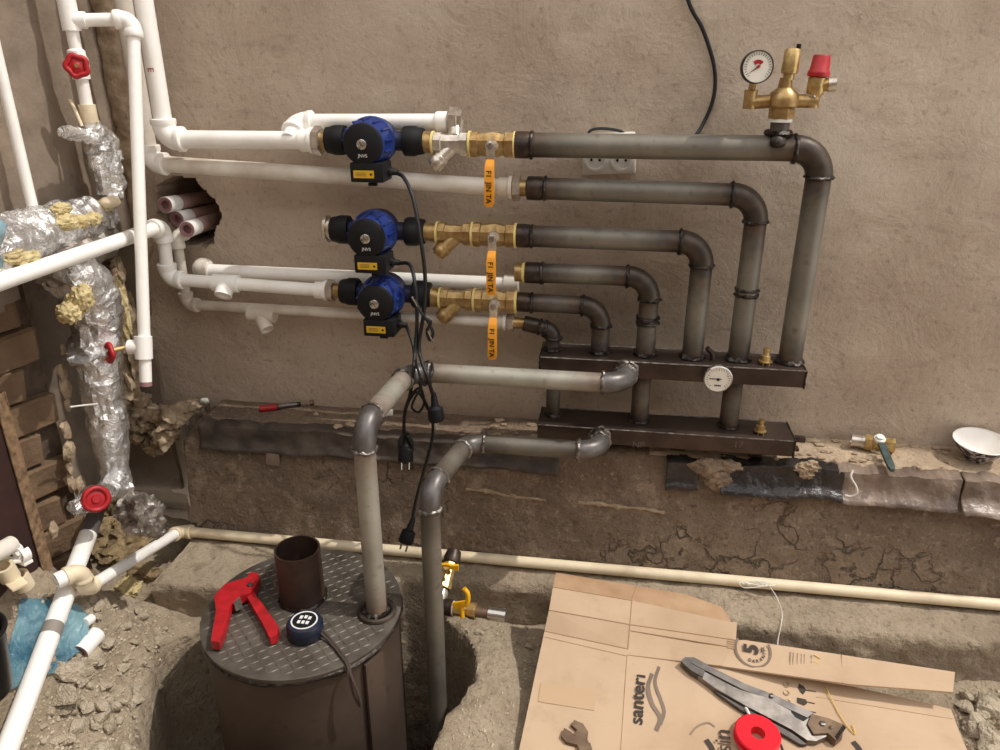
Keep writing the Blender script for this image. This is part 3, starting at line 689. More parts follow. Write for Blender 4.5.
# run B
cB = W(151, 163, -.075); mB = RB[1]; eB = V((mB.x-.058, PY, mB.z))
T = thing('plastic_pipe', cB, 'long white plastic pipe passing under the topmost pump to the second steel riser', 'pipe')
run(T, [V((cB.x, cB.y, 1.95)), cB, eB], .0185, 'dusty_plastic', 'white_plastic', .03, 1.3, sock=.012)
union(T, eB-V((.004, 0, 0)), (1, 0, 0), .0165, 'dusty_plastic')
# pipe along the side wall with the elbow at the corner, feeding the lower pump
e1 = row(162, 226); e2 = row(168, 277); x0 = V((e1.x, -1.15, e1.z))
pm = PUMPS[2].location; e3 = V((pm.x-.16, PY, pm.z))
e2 = V((e2.x, PY, e3.z+.012))
T = thing('plastic_pipe', e1, 'white plastic pipe from the lower left that bends down and right to the lowest pump', 'pipe')
run(T, [x0, e1, e2, e3], .0155, 'white_plastic', 'white_plastic', .026, 1.32, sock=.012)
union(T, e3-V((.012, 0, 0)), (1, 0, 0), .016)
p = row(226, 282); p.z = e2.z+(e3.z-e2.z)*(p.x-e2.x)/(e3.x-e2.x)
tt = MB().lathe(p-V((.032, 0, 0)), (1, 0, 0), [(0, .0175), (0, .021), (.064, .021), (.064, .0175)], 20)
tt.lathe(p, (0, -.7, -.75), [(0, .0205), (.034, .0205), (.034, .013), (.028, .012)], 20); tt.build('tee', 'white_plastic', T)
g1 = V((e1.x, -.50, e1.z)); MB().cyl(W(122, 243, -.28), W(126, 241.5, -.26), .0165).build('grey_band', 'grey_band', T) if False else MB().cyl(V((e1.x, -.232, e1.z)), V((e1.x, -.212, e1.z)), .0165).build('grey_band', 'grey_band', T)
# upper line behind, ending beside the lowest ball valve
a = W(197, 270, -.05); b = W(506, 284, -.05)
T = thing('plastic_pipe', a, 'white plastic pipe behind the lowest pump ending near the orange levers', 'pipe')
run(T, [V((a.x, .1, a.z)), a, b], .0165, 'white_plastic', 'dusty_plastic', .026, 1.3, sock=.01)
MB().lathe(b-V((.004, 0, 0)), (1, 0, 0), [(0, .019), (0, .0215), (.034, .0215), (.036, .017), (.036, .012), (.03, .011)], 20).build('end_socket', 'dusty_plastic', T)
# lowest line
f1 = W(176, 236, -.035); f2 = W(180, 304, -.035); fe = V((RF[1].x-.058, PY, RF[1].z))
T = thing('plastic_pipe', f2, 'lowest thin white plastic pipe on the wall with a branch fitting and brass tail', 'pipe')
run(T, [V((f1.x+.05, .16, f1.z+.01)), f1, V((f1.x, -.035, f2.z)), fe], .0125, 'dusty_plastic', 'dusty_plastic', .022, 1.35, sock=.01)
union(T, fe-V((.012, 0, 0)), (1, 0, 0), .0125, 'dusty_plastic')
MB().cyl(fe+V((.045, 0, 0)), RF[1]+V((.004, 0, 0)), .0125).build('brass_tail', 'old_brass', T)
p = W(262, 314, -.06)
tt = MB().lathe(p-V((.035, 0, -.002)), (1, .0, -.06), [(0, .0145), (0, .0185), (.07, .0185), (.07, .0145)], 20)
d = V((.55, -.45, -.62)); tt.lathe(p-V((.008, 0, 0)), d, [(0, .015), (.02, .0165), (.05, .0165), (.05, .012), (.046, .011)], 20); tt.build('branch_fitting', 'dusty_plastic', T)
# pipe stubs in the wall hole
for k, (px, py, y, qx, qy, cm) in enumerate(((165, 205, -.035, 214, 196, 1), (177, 219, -.01, 224, 209, 0), (187, 229.5, -.05, 228, 215, 1))):
    a = W(px, py, y); b = W(qx, qy, .2); lab = ['topmost pale pipe stub poking out of the wall hole', 'middle pale pipe stub in the wall hole, mostly hidden by elbow', 'lowest pale pipe stub poking out of the wall hole'][k]
    T = thing('pipe_stub', a, lab, 'pipe', 'pipe stubs in the wall hole'); d = (b-a).normalized()
    MB().hollow(a, d, .05, .0195, .0155).build('sleeve', 'white_plastic', T); MB().cyl(a+d*.05, b, .0185).build('pipe', 'pink_plastic', T)
    MB().hollow(a-d*.001, d, .01, .0185, .011).build('cut_end', 'purple_end', T); MB().cyl(a+d*.012, a+d*.02, .016).build('inner_plug', 'purple_end', T)
# leaning pipe with tee at upper left, and the column with the red hand wheel
VX = -1.12
t0 = X(70, 20, VX); tops = V((VX, t0.y, 1.9)); le = W(133, 19, -.16); lb = W(146, 386, -.35)
T = thing('plastic_pipe', X(98, 128, VX), 'upright white plastic pipe with red hand wheel going into foil wrap', 'pipe')
bot = X(101, 135, VX); bot = V((VX, t0.y, bot.z))
def col(py): return V((VX, t0.y, X(70+(py-20)*.27, py, VX).z))
MB().cyl(tops, bot, .0125).build('pipe', 'white_plastic', T)
tm = MB().lathe(t0+V((0, 0, .04)), (0, 0, -1), [(0, .0135), (0, .018), (.06, .018), (.06, .0135)], 20); tm.lathe(t0, (1, .4, 0), [(0, .0165), (.03, .0165), (.03, .012)], 20); tm.build('tee', 'white_plastic', T)
hv = col(67)
MB().lathe(hv+V((0, 0, .035)), (0, 0, -1), [(0, .013), (.004, .0175), (.014, .0175), (.02, .02), (.04, .02), (.05, .0175), (.058, .0175), (.06, .013)], 20).build('valve_body', 'white_plastic', T)
hd = V((.5, -.86, .05)).normalized()
MB().cyl(hv, hv+hd*.04, .009).build('valve_stem', 'old_brass', T)
def wheel(T, c, ax, R, rs=.0055, lobes=5, mat='red', flat=.25):
    u, w_ = frame(ax); pts = []
    for i in range(40):
        a = 2*math.pi*i/40; r = R*(1+.09*math.cos(lobes*a)); pts.append(c+(u*math.cos(a)+w_*math.sin(a))*r)
    hw = MB().tube(pts, rs, 10, False, True).build('hand_wheel', mat, T, 'red hand wheel')
    MB().lathe(c-ax*.004, ax, [(0, R*.85), (.004, R*.9), (.005, R*.5), (.008, R*.3), (.009, .003)], 24).build('wheel_web', mat, hw)
    MB().lathe(c+ax*.004, ax, [(0, .004), (.004, .004)], 8).build('hub_screw', 'old_brass', hw)
wheel(T, hv+hd*.04, hd, .019)
MB().lathe(col(104), (0, 0, -1), [(0, .013), (0, .0172), (.036, .0172), (.036, .013)], 20).build('coupling', 'cream_plastic', T)
T = thing('plastic_pipe', lb, 'thin white plastic pipe hanging free at the corner with a tee near its open end', 'pipe')
run(T, [t0+V((.022, .009, 0)), le, lb], .0128, 'white_plastic', 'white_plastic', .022, 1.35, sock=.012)
MB().hollow(lb-V((0, 0, .0)), (le-lb), .01, .0129, .009).build('cut_end', 'purple_end', T)
tp = W(143.5, 347, -.33); ld = (lb-le).normalized()
tm = MB().lathe(tp-ld*.024, ld, [(0, .0135), (0, .0185), (.05, .0185), (.05, .0135)], 20); tm.lathe(tp, (-1, -.15, 0), [(0, .016), (.032, .016), (.032, .01)], 20); tm.build('tee', 'white_plastic', T)
MB().cyl(tp+V((-.03, .0, 0)), tp+V((-.058, -.03, -.001)), .005).build('valve_stem', 'brass', T)
wa = V((-.55, -.82, .12)).normalized()
wheel(T, tp+V((-.06, -.034, -.004)), wa, .018, .0055, 4)
# far-left riser
a = X(4, 62, -1.15); b = X(27, 206, -1.15)
MB().cyl(V((-1.15, (a.y+b.y)/2, 1.9)), V((-1.15, (a.y+b.y)/2, b.z-.03)), .0105).build('plastic_pipe', 'white_plastic', None, 'upright white plastic pipe nearest the left edge, above the foil wrap', 'pipe')
# ---- foil wrapped insulated pipes
def foil(path, rad, seed, k=10, n=36, amp=.16):
    pts = catmull(path, k); m_ = len(pts); out = MB(); rings = []; u = None
    for i, p in enumerate(pts):
        t = (pts[min(i+1, m_-1)]-pts[max(i-1, 0)]).normalized()
        if u is None: u, w_ = frame(t)
        u = (u-t*u.dot(t)).normalized(); w_ = t.cross(u); f = i/(m_-1)*(len(rad)-1); a0 = int(min(f, len(rad)-2)); r = rad[a0]+(rad[a0+1]-rad[a0])*(f-a0)
        ring = []
        for j in range(n):
            a = 2*math.pi*j/n; d = u*math.cos(a)+w_*math.sin(a); q = p+d*r
            ring.append(p+d*r*(1+amp*nz(q, 13, seed)+amp*1.0*abs(nz(q, 30, seed+5))-amp*.6*abs(nz(q, 62, seed+9))+amp*.4*noise.cell(q*44)-amp*.2)+t*r*.1*(noise.cell(q*45+V((9, 9, 9)))-.5))
        rings.append(ring)
    out.ring_surf(rings); out.sharp = 14; return out
T = thing('foil_wrapped_pipe', X(60, 245, -1.1), 'thick horizontal pipe wrapped in shiny foil with yellow wool showing through', 'insulated pipe')
foil([X(108, 214, -1.14), X(88, 220, -1.14), X(55, 229, -1.13), X(15, 243, -1.12), X(-60, 272, -1.11)], [.03, .044, .05, .054, .058], 2).build('foil_wrap', 'foil', T)
foil([X(106, 238, -1.15), X(80, 252, -1.13), X(52, 264, -1.12), X(34, 262, -1.12)], [.03, .054, .056, .03], 5, amp=.35).build('torn_foil', 'dull_foil', T)
for k, (px, py, x, a, b, c) in enumerate(((66, 222, -1.085, .018, .03, .016), (80, 222, -1.09, .016, .028, .014), (92, 219, -1.095, .016, .024, .014), (60, 210, -1.095, .014, .026, .014), (24, 258, -1.07, .018, .034, .016), (12, 256, -1.07, .016, .026, .014), (106, 205, -1.11, .014, .02, .014))):
    MB().lump(X(px, py, x), (a, b, c), .32, 6, 4, k).build('wool_lining', 'foam', T, 'yellow mineral wool showing')
MB().grid(lambda i, j: X(0, 232, -1.02)+V((.012*math.sin(j*.7)+.008*nz((i, j, 0), .8), -.012*i, .035-.012*j)), 6, 8).build('blue_tape', 'blue_film', T)
T = thing('foil_wrapped_pipe', X(118, 492, -1.1), 'upright foil-wrapped pipe running down the dark recess', 'insulated pipe')
foil([X(58, 282, -1.1), X(72, 276, -1.1), X(86, 290, -1.11), X(95, 312, -1.115), X(97, 340, -1.12), X(99, 372, -1.12), X(105, 405, -1.12), X(110, 440, -1.12), X(115, 468, -1.12), X(119, 492, -1.12)], [.035, .05, .056, .057, .05, .048, .046, .042, .038, .032, .03], 9).build('foil_wrap', 'foil', T)
foil([X(92, 345, -1.115), X(96, 351, -1.115)], [.054, .054], 17, k=4).build('foil_band', 'foil', T)
foil([X(105, 493, -1.1), X(119, 484, -1.11), X(124, 492, -1.11)], [.025, .036, .02], 19, amp=.3).build('foil_band', 'foil', T)
for k, (px, py, x, a, b, c) in enumerate(((82, 296, -1.065, .02, .022, .03), (68, 313, -1.08, .022, .02, .022), (75, 305, -1.08, .016, .02, .03), (118, 300, -1.12, .02, .02, .05), (122, 318, -1.13, .016, .02, .06))):
    MB().lump(X(px, py, x), (a, b, c), .32, 6, 4, k+20).build('wool_lining', 'foam', T, 'yellow mineral wool showing')
MB().tube(catmull([X(70, 407, -1.11), X(86, 405, -1.1), X(98, 404, -1.08)], 5), .002, 6).build('tie_wire', 'thread', T)
T = thing('foil_wrapped_pipe', X(108, 200, -1.12), 'narrow foil-wrapped pipe under the upper red hand wheel', 'insulated pipe')
foil([col(124)+V((0, -.0, 0)), X(103, 143, VX), X(107, 160, VX), X(110, 180, VX), X(110, 198, VX)], [.022, .034, .036, .034, .026], 31, amp=.3).build('foil_wrap', 'foil', T)
foil([X(96, 138, VX), X(80, 134, -1.12), X(63, 132, -1.11)], [.02, .014, .012], 37, amp=.4).build('torn_foil', 'foil', T)
MB().lump(X(110, 202, -1.10), (.02, .025, .013), .1, 3, 3, 2).build('foam_collar', 'cream_plastic', T, 'cream foam collar')
MB().tube(catmull([X(70, 100, -1.15), X(76, 112, -1.13), X(82, 126, -1.12)], 5), .0035, 8).build('loose_wire', 'cream_plastic', T)
# corner where the lower foil pipe meets the ground
T = thing('hand_wheel_valve', X(98, 512, -1.08), 'valve wrapped in foil scraps with a round red hand wheel near the ground', 'valve')
hc = X(96, 499, -1.07); ax = V((.75, -.6, .28)).normalized()
MB().lathe(hc-ax*.06, ax, [(0, .02), (.02, .026), (.04, .02), (.062, .009)], 14).build('valve_body', 'dull_foil', T)
u, w_ = frame(ax); MB().tube([hc+(u*math.cos(2*math.pi*i/36)+w_*math.sin(2*math.pi*i/36))*.024 for i in range(36)], .006, 10, False, True).build('hand_wheel', 'red', T, 'round red hand wheel')
MB().lathe(hc-ax*.006, ax, [(0, .022), (.005, .023), (.007, .01), (.011, .008)], 24).build('wheel_web', 'red', T)
foil([X(72, 508, -1.1), X(86, 503, -1.1), X(100, 503, -1.11)], [.012, .02, .018], 41, amp=.5).build('foil_scrap', 'foil', T)
foil([X(128, 512, -1.05), X(142, 512, -1.0), X(152, 524, -.96), X(160, 535, -.95)], [.03, .045, .035, .015], 43, amp=.5).build('foil_scrap', 'dull_foil', T)
T = thing('insulation_heap', X(120, 560, -1.1), 'heap of dirty yellow insulation wool on the ground below the foil pipe', 'insulation')
for k, (px, py, x, a, b, c, mt) in enumerate(((122, 510, -1.12, .035, .04, .04, 'dirty_foam'), (118, 530, -1.12, .045, .05, .04, 'dirty_foam'), (135, 540, -1.08, .05, .05, .04, 'dirty_foam'), (120, 552, -1.07, .05, .05, .025, 'dirty_foam'), (128, 540, -1.03, .025, .03, .012, 'foam'), (142, 572, -.99, .05, .03, .02, 'dirty_foam'), (128, 588, -1.0, .03, .03, .02, 'foam'), (110, 545, -1.08, .04, .05, .03, 'dirty_foam'))):
    MB().lump(GG(px, py, c*.5), (a, b, c), .45, 4, 4, k+50).build('wool_clump', mt, T)

# ---- long floor pipe on the footing, with the branch at its left end
fp = [G(1250, 627, .078), G(555, 574.5, .078), G(180, 531, .078)]
fl = G(86, 589, .205)
T = thing('floor_pipe', G(560, 574, .06), 'long cream plastic pipe lying along the concrete footing', 'pipe')
run(T, [fp[0], fp[2], fl, V((fl.x, fl.y, fl.z+.05)), V((fl.x, fl.y, fl.z+.05))+V((-.022, -.038, 0))], .0135, 'cream_plastic', 'cream_plastic', .022, 1.3, sock=.01)
for c_ in [q_ for q_ in T.children if q_.name.startswith('pipe')][1:]: c_.data.materials[0] = MATS['white_plastic']
MB().hollow(V((fl.x, fl.y, fl.z+.05))+V((-.025, -.043, 0)), (.03, .05, 0), .02, .0165, .011).build('open_end', 'white_plastic', T)
T = thing('plastic_pipe', G(5, 750, .0), 'thick white plastic pipe slanting over the rubble to the lower left corner', 'pipe')
a = X(95, 516, -1.15); b = X(-12, 800, -.975); m1 = a.lerp(b, .09)
MB().cyl(a, m1, .0185).build('pipe_end', 'grey_pipe', T, 'dark grey upper end'); MB().cyl(m1, b, .0192).build('pipe', 'white_plastic', T)
p = a.lerp(b, .52); p = min((a.lerp(b, t/200) for t in range(200)), key=lambda q: abs(((q-CAM).dot(UP)/(q-CAM).dot(FW))*-FOC+375-630)); d = (b-a).normalized()
MB().cyl(p-d*.013, p+d*.013, .0198).build('grey_band', 'grey_band', T)
# loose fittings and stubs in the rubble
T = thing('pipe_stub', GG(88, 650, 0), 'short cut white plastic pipe lying on the rubble beside blue film', 'pipe')
a = GG(80, 653, .018); b = GG(97, 634, .018); d = b-a; MB().hollow(a, d, d.length, .0185, .013).build('pipe', 'white_plastic', T); MB().hollow(a-d*.01, d, .006, .0183, .0125).build('cut_end', 'purple_end', T)
MB().tube([GG(85, 623, .035), GG(92, 618, .035)], .010, 14).build('pipe_stub', 'white_plastic', None, 'tiny white pipe offcut on top of blue film', 'pipe')
MB().hollow(X(12, 544, -1.12), X(-12, 558, -1.12)-X(12, 544, -1.12), .06, .017, .013).build('pipe_stub', 'dusty_plastic', None, 'grey-white pipe end at the left edge by the dark board', 'pipe')
def clip(c, rot, lab):
    T = thing('pipe_clip', c, lab, 'pipe clip', 'white pipe clips in the rubble'); R3 = Matrix.Rotation(rot, 3, 'Z')
    pts = [c+R3 @ V((.016*math.cos(a), 0, .018+.016*math.sin(a))) for a in [math.radians(-230+k*20) for k in range(15)]]
    jw = MB(); jw.ring_surf([[p+R3 @ V((0, dy, 0))+(p-c-V((0, 0, .018))).normalized()*dr for dy, dr in ((-.008, 0), (.008, 0), (.008, .003), (-.008, .003))] for p in pts]); jw.build('jaw', 'white_plastic', T)
    MB().box(c+V((0, 0, .0)), (.03, .018, .006), R3, .001).build('foot', 'white_plastic', T)
clip(X(14, 560, -1.12), .4, 'white pipe clip standing upright next to the grey pipe end'); clip(X(24, 561, -1.11), -.3, 'white pipe clip lying nearest the brown board edge')
T = thing('wall_elbow_plate', X(14, 582, -1.12), 'white plastic double mounting plate with two open sockets in the rubble', 'pipe fitting')
c = X(11, 579, -1.12); MB().box(c, (.085, .03, .006), Matrix.Rotation(-.5, 3, 'Z'), .002).build('plate', 'cream_plastic', T)
for px, py in ((3, 572), (18, 581)): MB().hollow(X(px, py-6, -1.12), (0, .25, -1), .035, .018, .012).build('socket', 'cream_plastic', T)
# ---- dark board at the left edge
e0, e1 = X(6, 392, -1.17), X(47, 546, -1.17); e0 = V((-1.17, e1.y, e0.z+.03)); 
T = thing('leaning_board', e1, 'dark brown board with a raw pale edge standing at the left beside the bricks', 'board')
MB().box(((e0.x-.004), e1.y-.2, (e0.z+e1.z)/2-.03), (.03, .36, e0.z-e1.z+.02), None, .002).build('panel', 'board', T)
MB().grid(lambda i, j: (-1.187+.034*i/3+.003*nz((i, j, 0), .5), e1.y-.018-.004*abs(nz((i, j, 4), .6)), e1.z-.04+(e0.z-e1.z+.02)*j/30), 3, 30).build('raw_edge', 'board_edge', T, 'raw pale edge')
MB().box((-1.1545, e1.y-.03, (e0.z+e1.z)/2-.03), (.003, .028, e0.z-e1.z+.02)).build('pale_strip', 'board_edge', T)
# ---- black bucket and blue film
bc = X(-24, 694, -1.06); T = thing('plastic_bucket', bc, 'black plastic bucket at the left edge standing on blue film', 'bucket')
MB().lathe(bc, (0, 0, 1), [(.004, .05), (0, .056), (.125, .07), (.125, .066), (.01, .052)], 32, False).build('shell', 'bucket', T)
MB().tube(ringpts(bc+V((0, 0, .124)), (0, 0, 1), .0705, 40), .004, 8, False, True).build('rim', 'bucket', T)
def P(i, j):
    u, v = i/30, j/30; px = (20+u*66)*(1-v)+(-6+u*(44-8*v))*v+30*math.sin(v*2.4)*u*u; py = (596+u*14)*(1-v)+(702-u*26)*v
    p = GG(px, py, .018); return (p.x, p.y, p.z+.016*fb(p.x, p.y, 9, 3)+.014*abs(fb(p.x, p.y, 25, 8)))
MB().grid(P, 30, 30).build('plastic_film', 'blue_film', None, 'crumpled translucent blue plastic film on the rubble', 'plastic film', sharp=60)

# ---- boiler
T = thing('boiler', (BC.x, BC.y, -.90), 'round rusty steel boiler with a tread plate lid sunk in a pit', 'boiler')
MB().lathe((BC.x, BC.y, -.9), (0, 0, 1), [(0, BR-.006), (BC.z+.9-.012, BR-.006), (BC.z+.9-.012, BR-.02)], 64).build('shell', 'boiler_steel', T)
lid = MB().lathe((BC.x, BC.y, BC.z-.012), (0, 0, 1), [(0, BR-.004), (.002, BR), (.011, BR), (.012, BR-.003)], 64).build('lid', 'tread', T, 'tread plate lid')
bead((BC.x, BC.y, BC.z-.012), (0, 0, 1), BR-.002, .005, 'weld_bead', 'weld', lid)
tb_ = MB()
for i in range(-16, 17):
    for j in range(-16, 17):
        x, y = i*.0155, j*.0155
        if math.hypot(x, y) > BR-.014: continue

        c = V((BC.x+x, BC.y+y, BC.z)); a = math.radians(40 if (i+j) % 2 else -50); d = V((math.cos(a), math.sin(a), 0)); e = V((-d.y, d.x, 0))
        b = len(tb_.v); tb_.v += [c+d*.0095, c+e*.0024, c-d*.0095, c-e*.0024, c+V((0, 0, .0016))]
        tb_.f += [(b, b+1, b+4), (b+1, b+2, b+4), (b+2, b+3, b+4), (b+3, b, b+4)]
tb_.build('tread_bars', 'tread_bar', lid, kind='stuff', sharp=20)
fc = G(303, 597, BC.z); FH = .128
MB().lathe(fc, (0, 0, 1), [(0, .048), (FH, .048), (FH, .0445), (.004, .0445)], 40, True).build('flue_pipe', 'flue', T, 'open brown flue pipe')
bead(fc+V((0, 0, .002)), (0, 0, 1), .049, .004, 'weld_bead', 'weld', T)
# seam plate down the right-hand side
a = math.radians(-28); c = V((BC.x+math.cos(a)*BR, BC.y+math.sin(a)*BR, -.14)); MB().box(c, (.008, .05, .52), Matrix.Rotation(a, 3, 'Z'), .002).build('seam_plate', 'boiler_steel', T)
# ---- steel supply pipe boiler -> upper header
EY = -.235
zc = W(520, 378, EY).z; hx = W(627, 372, EY).x; p1 = V((hx, UY0, zc)); p2 = V((hx, EY, zc)); p3 = V((W(410, 377, EY).x, EY, zc))
p4 = G(364, 421, zc+.0); pbx = G(377, 612, BC.z); p4 = V((pbx.x, pbx.y, zc))
T = thing('steel_supply_pipe', pbx, 'grey steel pipe from the boiler lid up and across to the upper manifold header', 'pipe')
run(T, [p1, p2, p3, p4, pbx], .0215, 'steel_light', 'elbow_grey', .05, 1.07, 'weld_bright', .7, (.8, .9))
bead(p1-V((0, .003, 0)), (0, 1, 0), .023, .005, 'weld_bead', 'weld_bright', T); bead(pbx+V((0, 0, .004)), (0, 0, 1), .023, .007, 'weld_bead', 'weld', T)
MB().tube(ringpts(pbx+V((0, 0, .003)), (0, 0, 1), .036, 30), .006, 8, False, True).build('collar', 'elbow_steel', T)
# ---- steel return pipe
EY2 = -.255; zc2 = .43; hx2 = W(600, 437, EY2).x
r1 = V((hx2, LY0, zc2)); r2 = V((hx2, EY2, zc2)); r3 = V((W(468, 447, EY2).x, EY2, zc2)); r4 = G(429, 489, zc2); r5 = V((r4.x, r4.y, -.80))
T = thing('steel_return_pipe', (r4.x, r4.y, -.8), 'grey steel return pipe from the lower header bending down beside the boiler', 'pipe')
run(T, [r1, r2, r3, r4, r5], .0208, 'steel', 'elbow_grey', .046, 1.07, 'weld_bright', .6, (.8, .8))
bead(r1-V((0, .003, 0)), (0, 1, 0), .022, .005, 'weld_bead', 'weld_bright', T)
MB().cyl(V((r4.x, r4.y, -.72)), V((BC.x+BR-.02, BC.y+.02, -.72)), .0235).build('boiler_stub', 'steel', T)

# ---- tools on the boiler lid
def ppoly(pts, z): return [G(a, b, z) for a, b in pts]
z0 = BC.z+.002
T = thing('pipe_cutter', G(240, 620, z0), 'red hand pipe cutter lying open on the boiler lid', 'pipe cutter')
MB().prism(ppoly([(211, 641), (219, 642), (224, 632), (231, 604), (238, 597), (252, 592), (260, 578), (258, 573), (250, 572), (247, 577), (225, 584), (214, 596), (216, 610), (213, 627)], z0+.024), (0, 0, -.02)).build('upper_handle', 'red', T)
MB().prism(ppoly([(247, 597), (254, 592), (279, 627), (277, 635), (270, 638), (262, 622)], z0+.02), (0, 0, -.018)).build('lower_handle', 'red', T)
MB().prism(ppoly([(231, 600), (240, 597), (242, 603), (235, 606)], z0+.022), (0, 0, -.014)).build('blade', 'chrome', T); MB().lathe(G(250, 586, z0+.022), (0, 0, 1), [(0, .006), (.005, .006), (.006, .004)], 14).build('pivot_screw', 'wrench_dark', T)
c = G(306, 641, z0); T = thing('tape_measure', c, 'round navy tape measure with a white dial print on the boiler lid', 'tape measure')
c = G(306, 634, z0); MB().lathe(c, (0, 0, 1), [(0, .034), (.004, .037), (.026, .0375), (.033, .034), (.035, .028)], 14).build('case', 'navy', T)
MB().lathe(c+V((0, 0, .035)), (0, 0, 1), [(0, .027), (.001, .027), (.001, .024), (0, .024)], 28, False).build('white_ring', 'white_print', T); MB().lathe(c+V((0, 0, .034)), (0, 0, 1), [(0, .0245), (.0015, .0245)], 28).build('dial', 'black_plastic', T)
for dx, dy in ((-.009, .007), (.0, .009), (.009, .007), (-.009, -.007), (0, -.007), (.009, -.007)): MB().box(c+V((dx, dy, .0362)), (.006, .009, .0008)).build('print_mark', 'white_print', T)
fr = V((BC.x+.07, BC.y-BR, 0)); k1 = G(343, 660, BC.z); k1 = V((BC.x, BC.y, BC.z+.003))+(k1-BC).normalized()*(BR+.002)
MB().tube(catmull([c+V((.034, -.005, .012)), G(330, 642, BC.z+.006), k1, V((k1.x+.008, k1.y-.014, BC.z-.012)), V((k1.x+.016, k1.y-.018, BC.z-.055)), V((k1.x+.026, k1.y-.016, BC.z-.085)), V((k1.x+.026, k1.y-.02, BC.z-.05)), V((k1.x+.012, k1.y-.014, BC.z-.01)), k1+V((0, .006, .001)), G(328, 636, BC.z+.007), c+V((.035, .0, .014))], 6), .0028, 8).build('wrist_strap', 'strap', T)

# ---- black cables and plugs
def cable(name, pts, r, lab, plug=None):
    T = thing(name, pts[-1], lab, 'cable'); MB().tube(catmull(pts, 8), r, 10).build('cord', 'black_rubber', T)
    if plug:
        c, d = pts[-1], V(plug).normalized()
        MB().lathe(c-d*.012, d, [(0, .005), (.01, .007), (.03, .009), (.036, .017), (.06, .019), (.066, .016)], 18).build('plug', 'black_plastic', T)
        u, w_ = frame(d)
        for s in (-1, 1): MB().cyl(c+d*.054+u*.009*s, c+d*.072+u*.009*s, .0024, n=10).build('plug_pin', 'chrome', T)
    return T
def gl(p): return p.location+V((.058, -.05, -.061))
Y3 = -.275
cable('pump_cable', [gl(PUMPS[0]), W(404, 178, -.18), W(413, 198, -.21), W(420, 235, -.235), W(425, 275, -.24), W(424, 310, -.24), W(419, 345, -.245), W(422, 362, -.27), W(427, 376, -.29), W(432, 392, -.27), W(434, 398, -.26)], .0042, 'black cord of the topmost pump hanging down to a plug under the steel pipe', (.1, -.1, -1))
cable('pump_cable', [gl(PUMPS[1]), W(410, 265, -.18), W(415, 285, -.215), W(417, 320, -.23), W(415, 350, -.25), W(413, 372, -.285), W(410, 395, -.25), W(405, 412, -.22), W(404, 430, -.2), W(406, 440, -.19)], .0042, 'black cord of the middle pump dropping behind the steel elbow to the ledge', (.1, -.6, -.8))
cable('pump_cable', [gl(PUMPS[2]), W(408, 330, -.19), W(413, 345, -.22), W(416, 365, -.255), W(424, 400, -.25), W(432, 418, -.22), W(432, 440, -.2), W(424, 470, -.2), W(416, 500, -.22), W(412, 522, -.235)], .0038, 'black cord of the lowest pump reaching down to a plug above the floor pipe', (-.25, -.5, -.9))
T = thing('cable_tangle', W(415, 425, -.2), 'loops of spare black cord tied below the middle steel pipe', 'cable')
MB().tube(catmull([W(415, 360, -.285), W(421, 384, -.29), W(414, 400, -.27), W(412, 408, -.25), W(419, 412, -.24), W(424, 402, -.25), W(420, 388, -.26), W(410, 396, -.26), W(407, 405, -.25), W(416, 392, -.255), W(425, 402, -.25), W(431, 414, -.24)], 8), .0028, 8).build('cord', 'black_rubber', T)
MB().tube(catmull([W(408, 432, -.19), W(400, 440, -.2), W(402, 455, -.2), W(412, 450, -.19), W(408, 436, -.2), W(412, 445, -.19), W(409, 470, -.19)], 8), .0045, 8).build('cord', 'black_rubber', T)
MB().tube(catmull([W(422, 364, -.2), W(430, 362, -.22), W(432, 372, -.27), W(425, 385, -.285), W(420, 378, -.29)], 8), .0034, 8).build('tie_cord', 'black_rubber', T)
T = thing('wire_tails', W(428, 335, -.24), 'short stripped black wire ends sticking out beside the lowest pump', 'cable')
MB().tube(catmull([W(416, 300, -.235), W(421, 312, -.25), W(428, 322, -.25), W(433, 333, -.25), W(430, 340, -.25), W(427, 331, -.25), W(431, 322, -.25), W(424, 318, -.25)], 7), .0034, 8).build('cord', 'black_rubber', T)
MB().tube([W(428, 331, -.254), W(433, 342, -.252)], .0018, 6).build('bare_wire', 'chrome', T); MB().tube([W(412, 297, -.235), W(418, 307, -.245)], .0024, 6).build('bare_wire', 'chrome', T)
# wall cable and the double socket behind the top pipe
MB().tube(catmull([W(676, -60, -.008), W(688, 0, -.008), W(703, 30, -.008), W(714, 66, -.008), W(714, 95, -.009), W(705, 120, -.012), W(692, 138, -.03), W(660, 150, -.04)], 8), .0042, 10).build('wall_cable', 'black_rubber', None, 'black cable hanging down the bare wall to the socket', 'cable')
sc_ = W(609, 153.5, -.03); T = thing('double_socket', sc_-V((0, 0, .04)), 'white double wall socket mostly hidden behind the topmost steel pipe', 'socket')
R3 = Matrix.Rotation(.06, 3, 'Y'); MB().box((sc_.x, -.024, sc_.z), (.115, .05, .085), Matrix.Rotation(-.06, 3, 'Y'), .006).build('housing', 'socket_white', T)
for s in (-1, 1):
    c = V((sc_.x+s*.028, -.0485, sc_.z-.012)); f_ = MB().lathe(c, (0, -1, 0), [(0, .024), (.004, .024), (.004, .019), (-.004, .018), (-.004, .003)], 24).build('socket_face', 'socket_white', T)
    for q in (-1, 1): MB().lathe(c+V((q*.009, .002, 0)), (0, -1, 0), [(0, .003), (.004, .003)], 10).build('pin_hole', 'black_plastic', f_)
MB().tube(catmull([W(588, 140, -.03), W(590, 131, -.03), W(602, 128.5, -.03), W(620, 131, -.03), W(626, 136, -.03)], 6), .0032, 8).build('socket_lead', 'black_rubber', T)

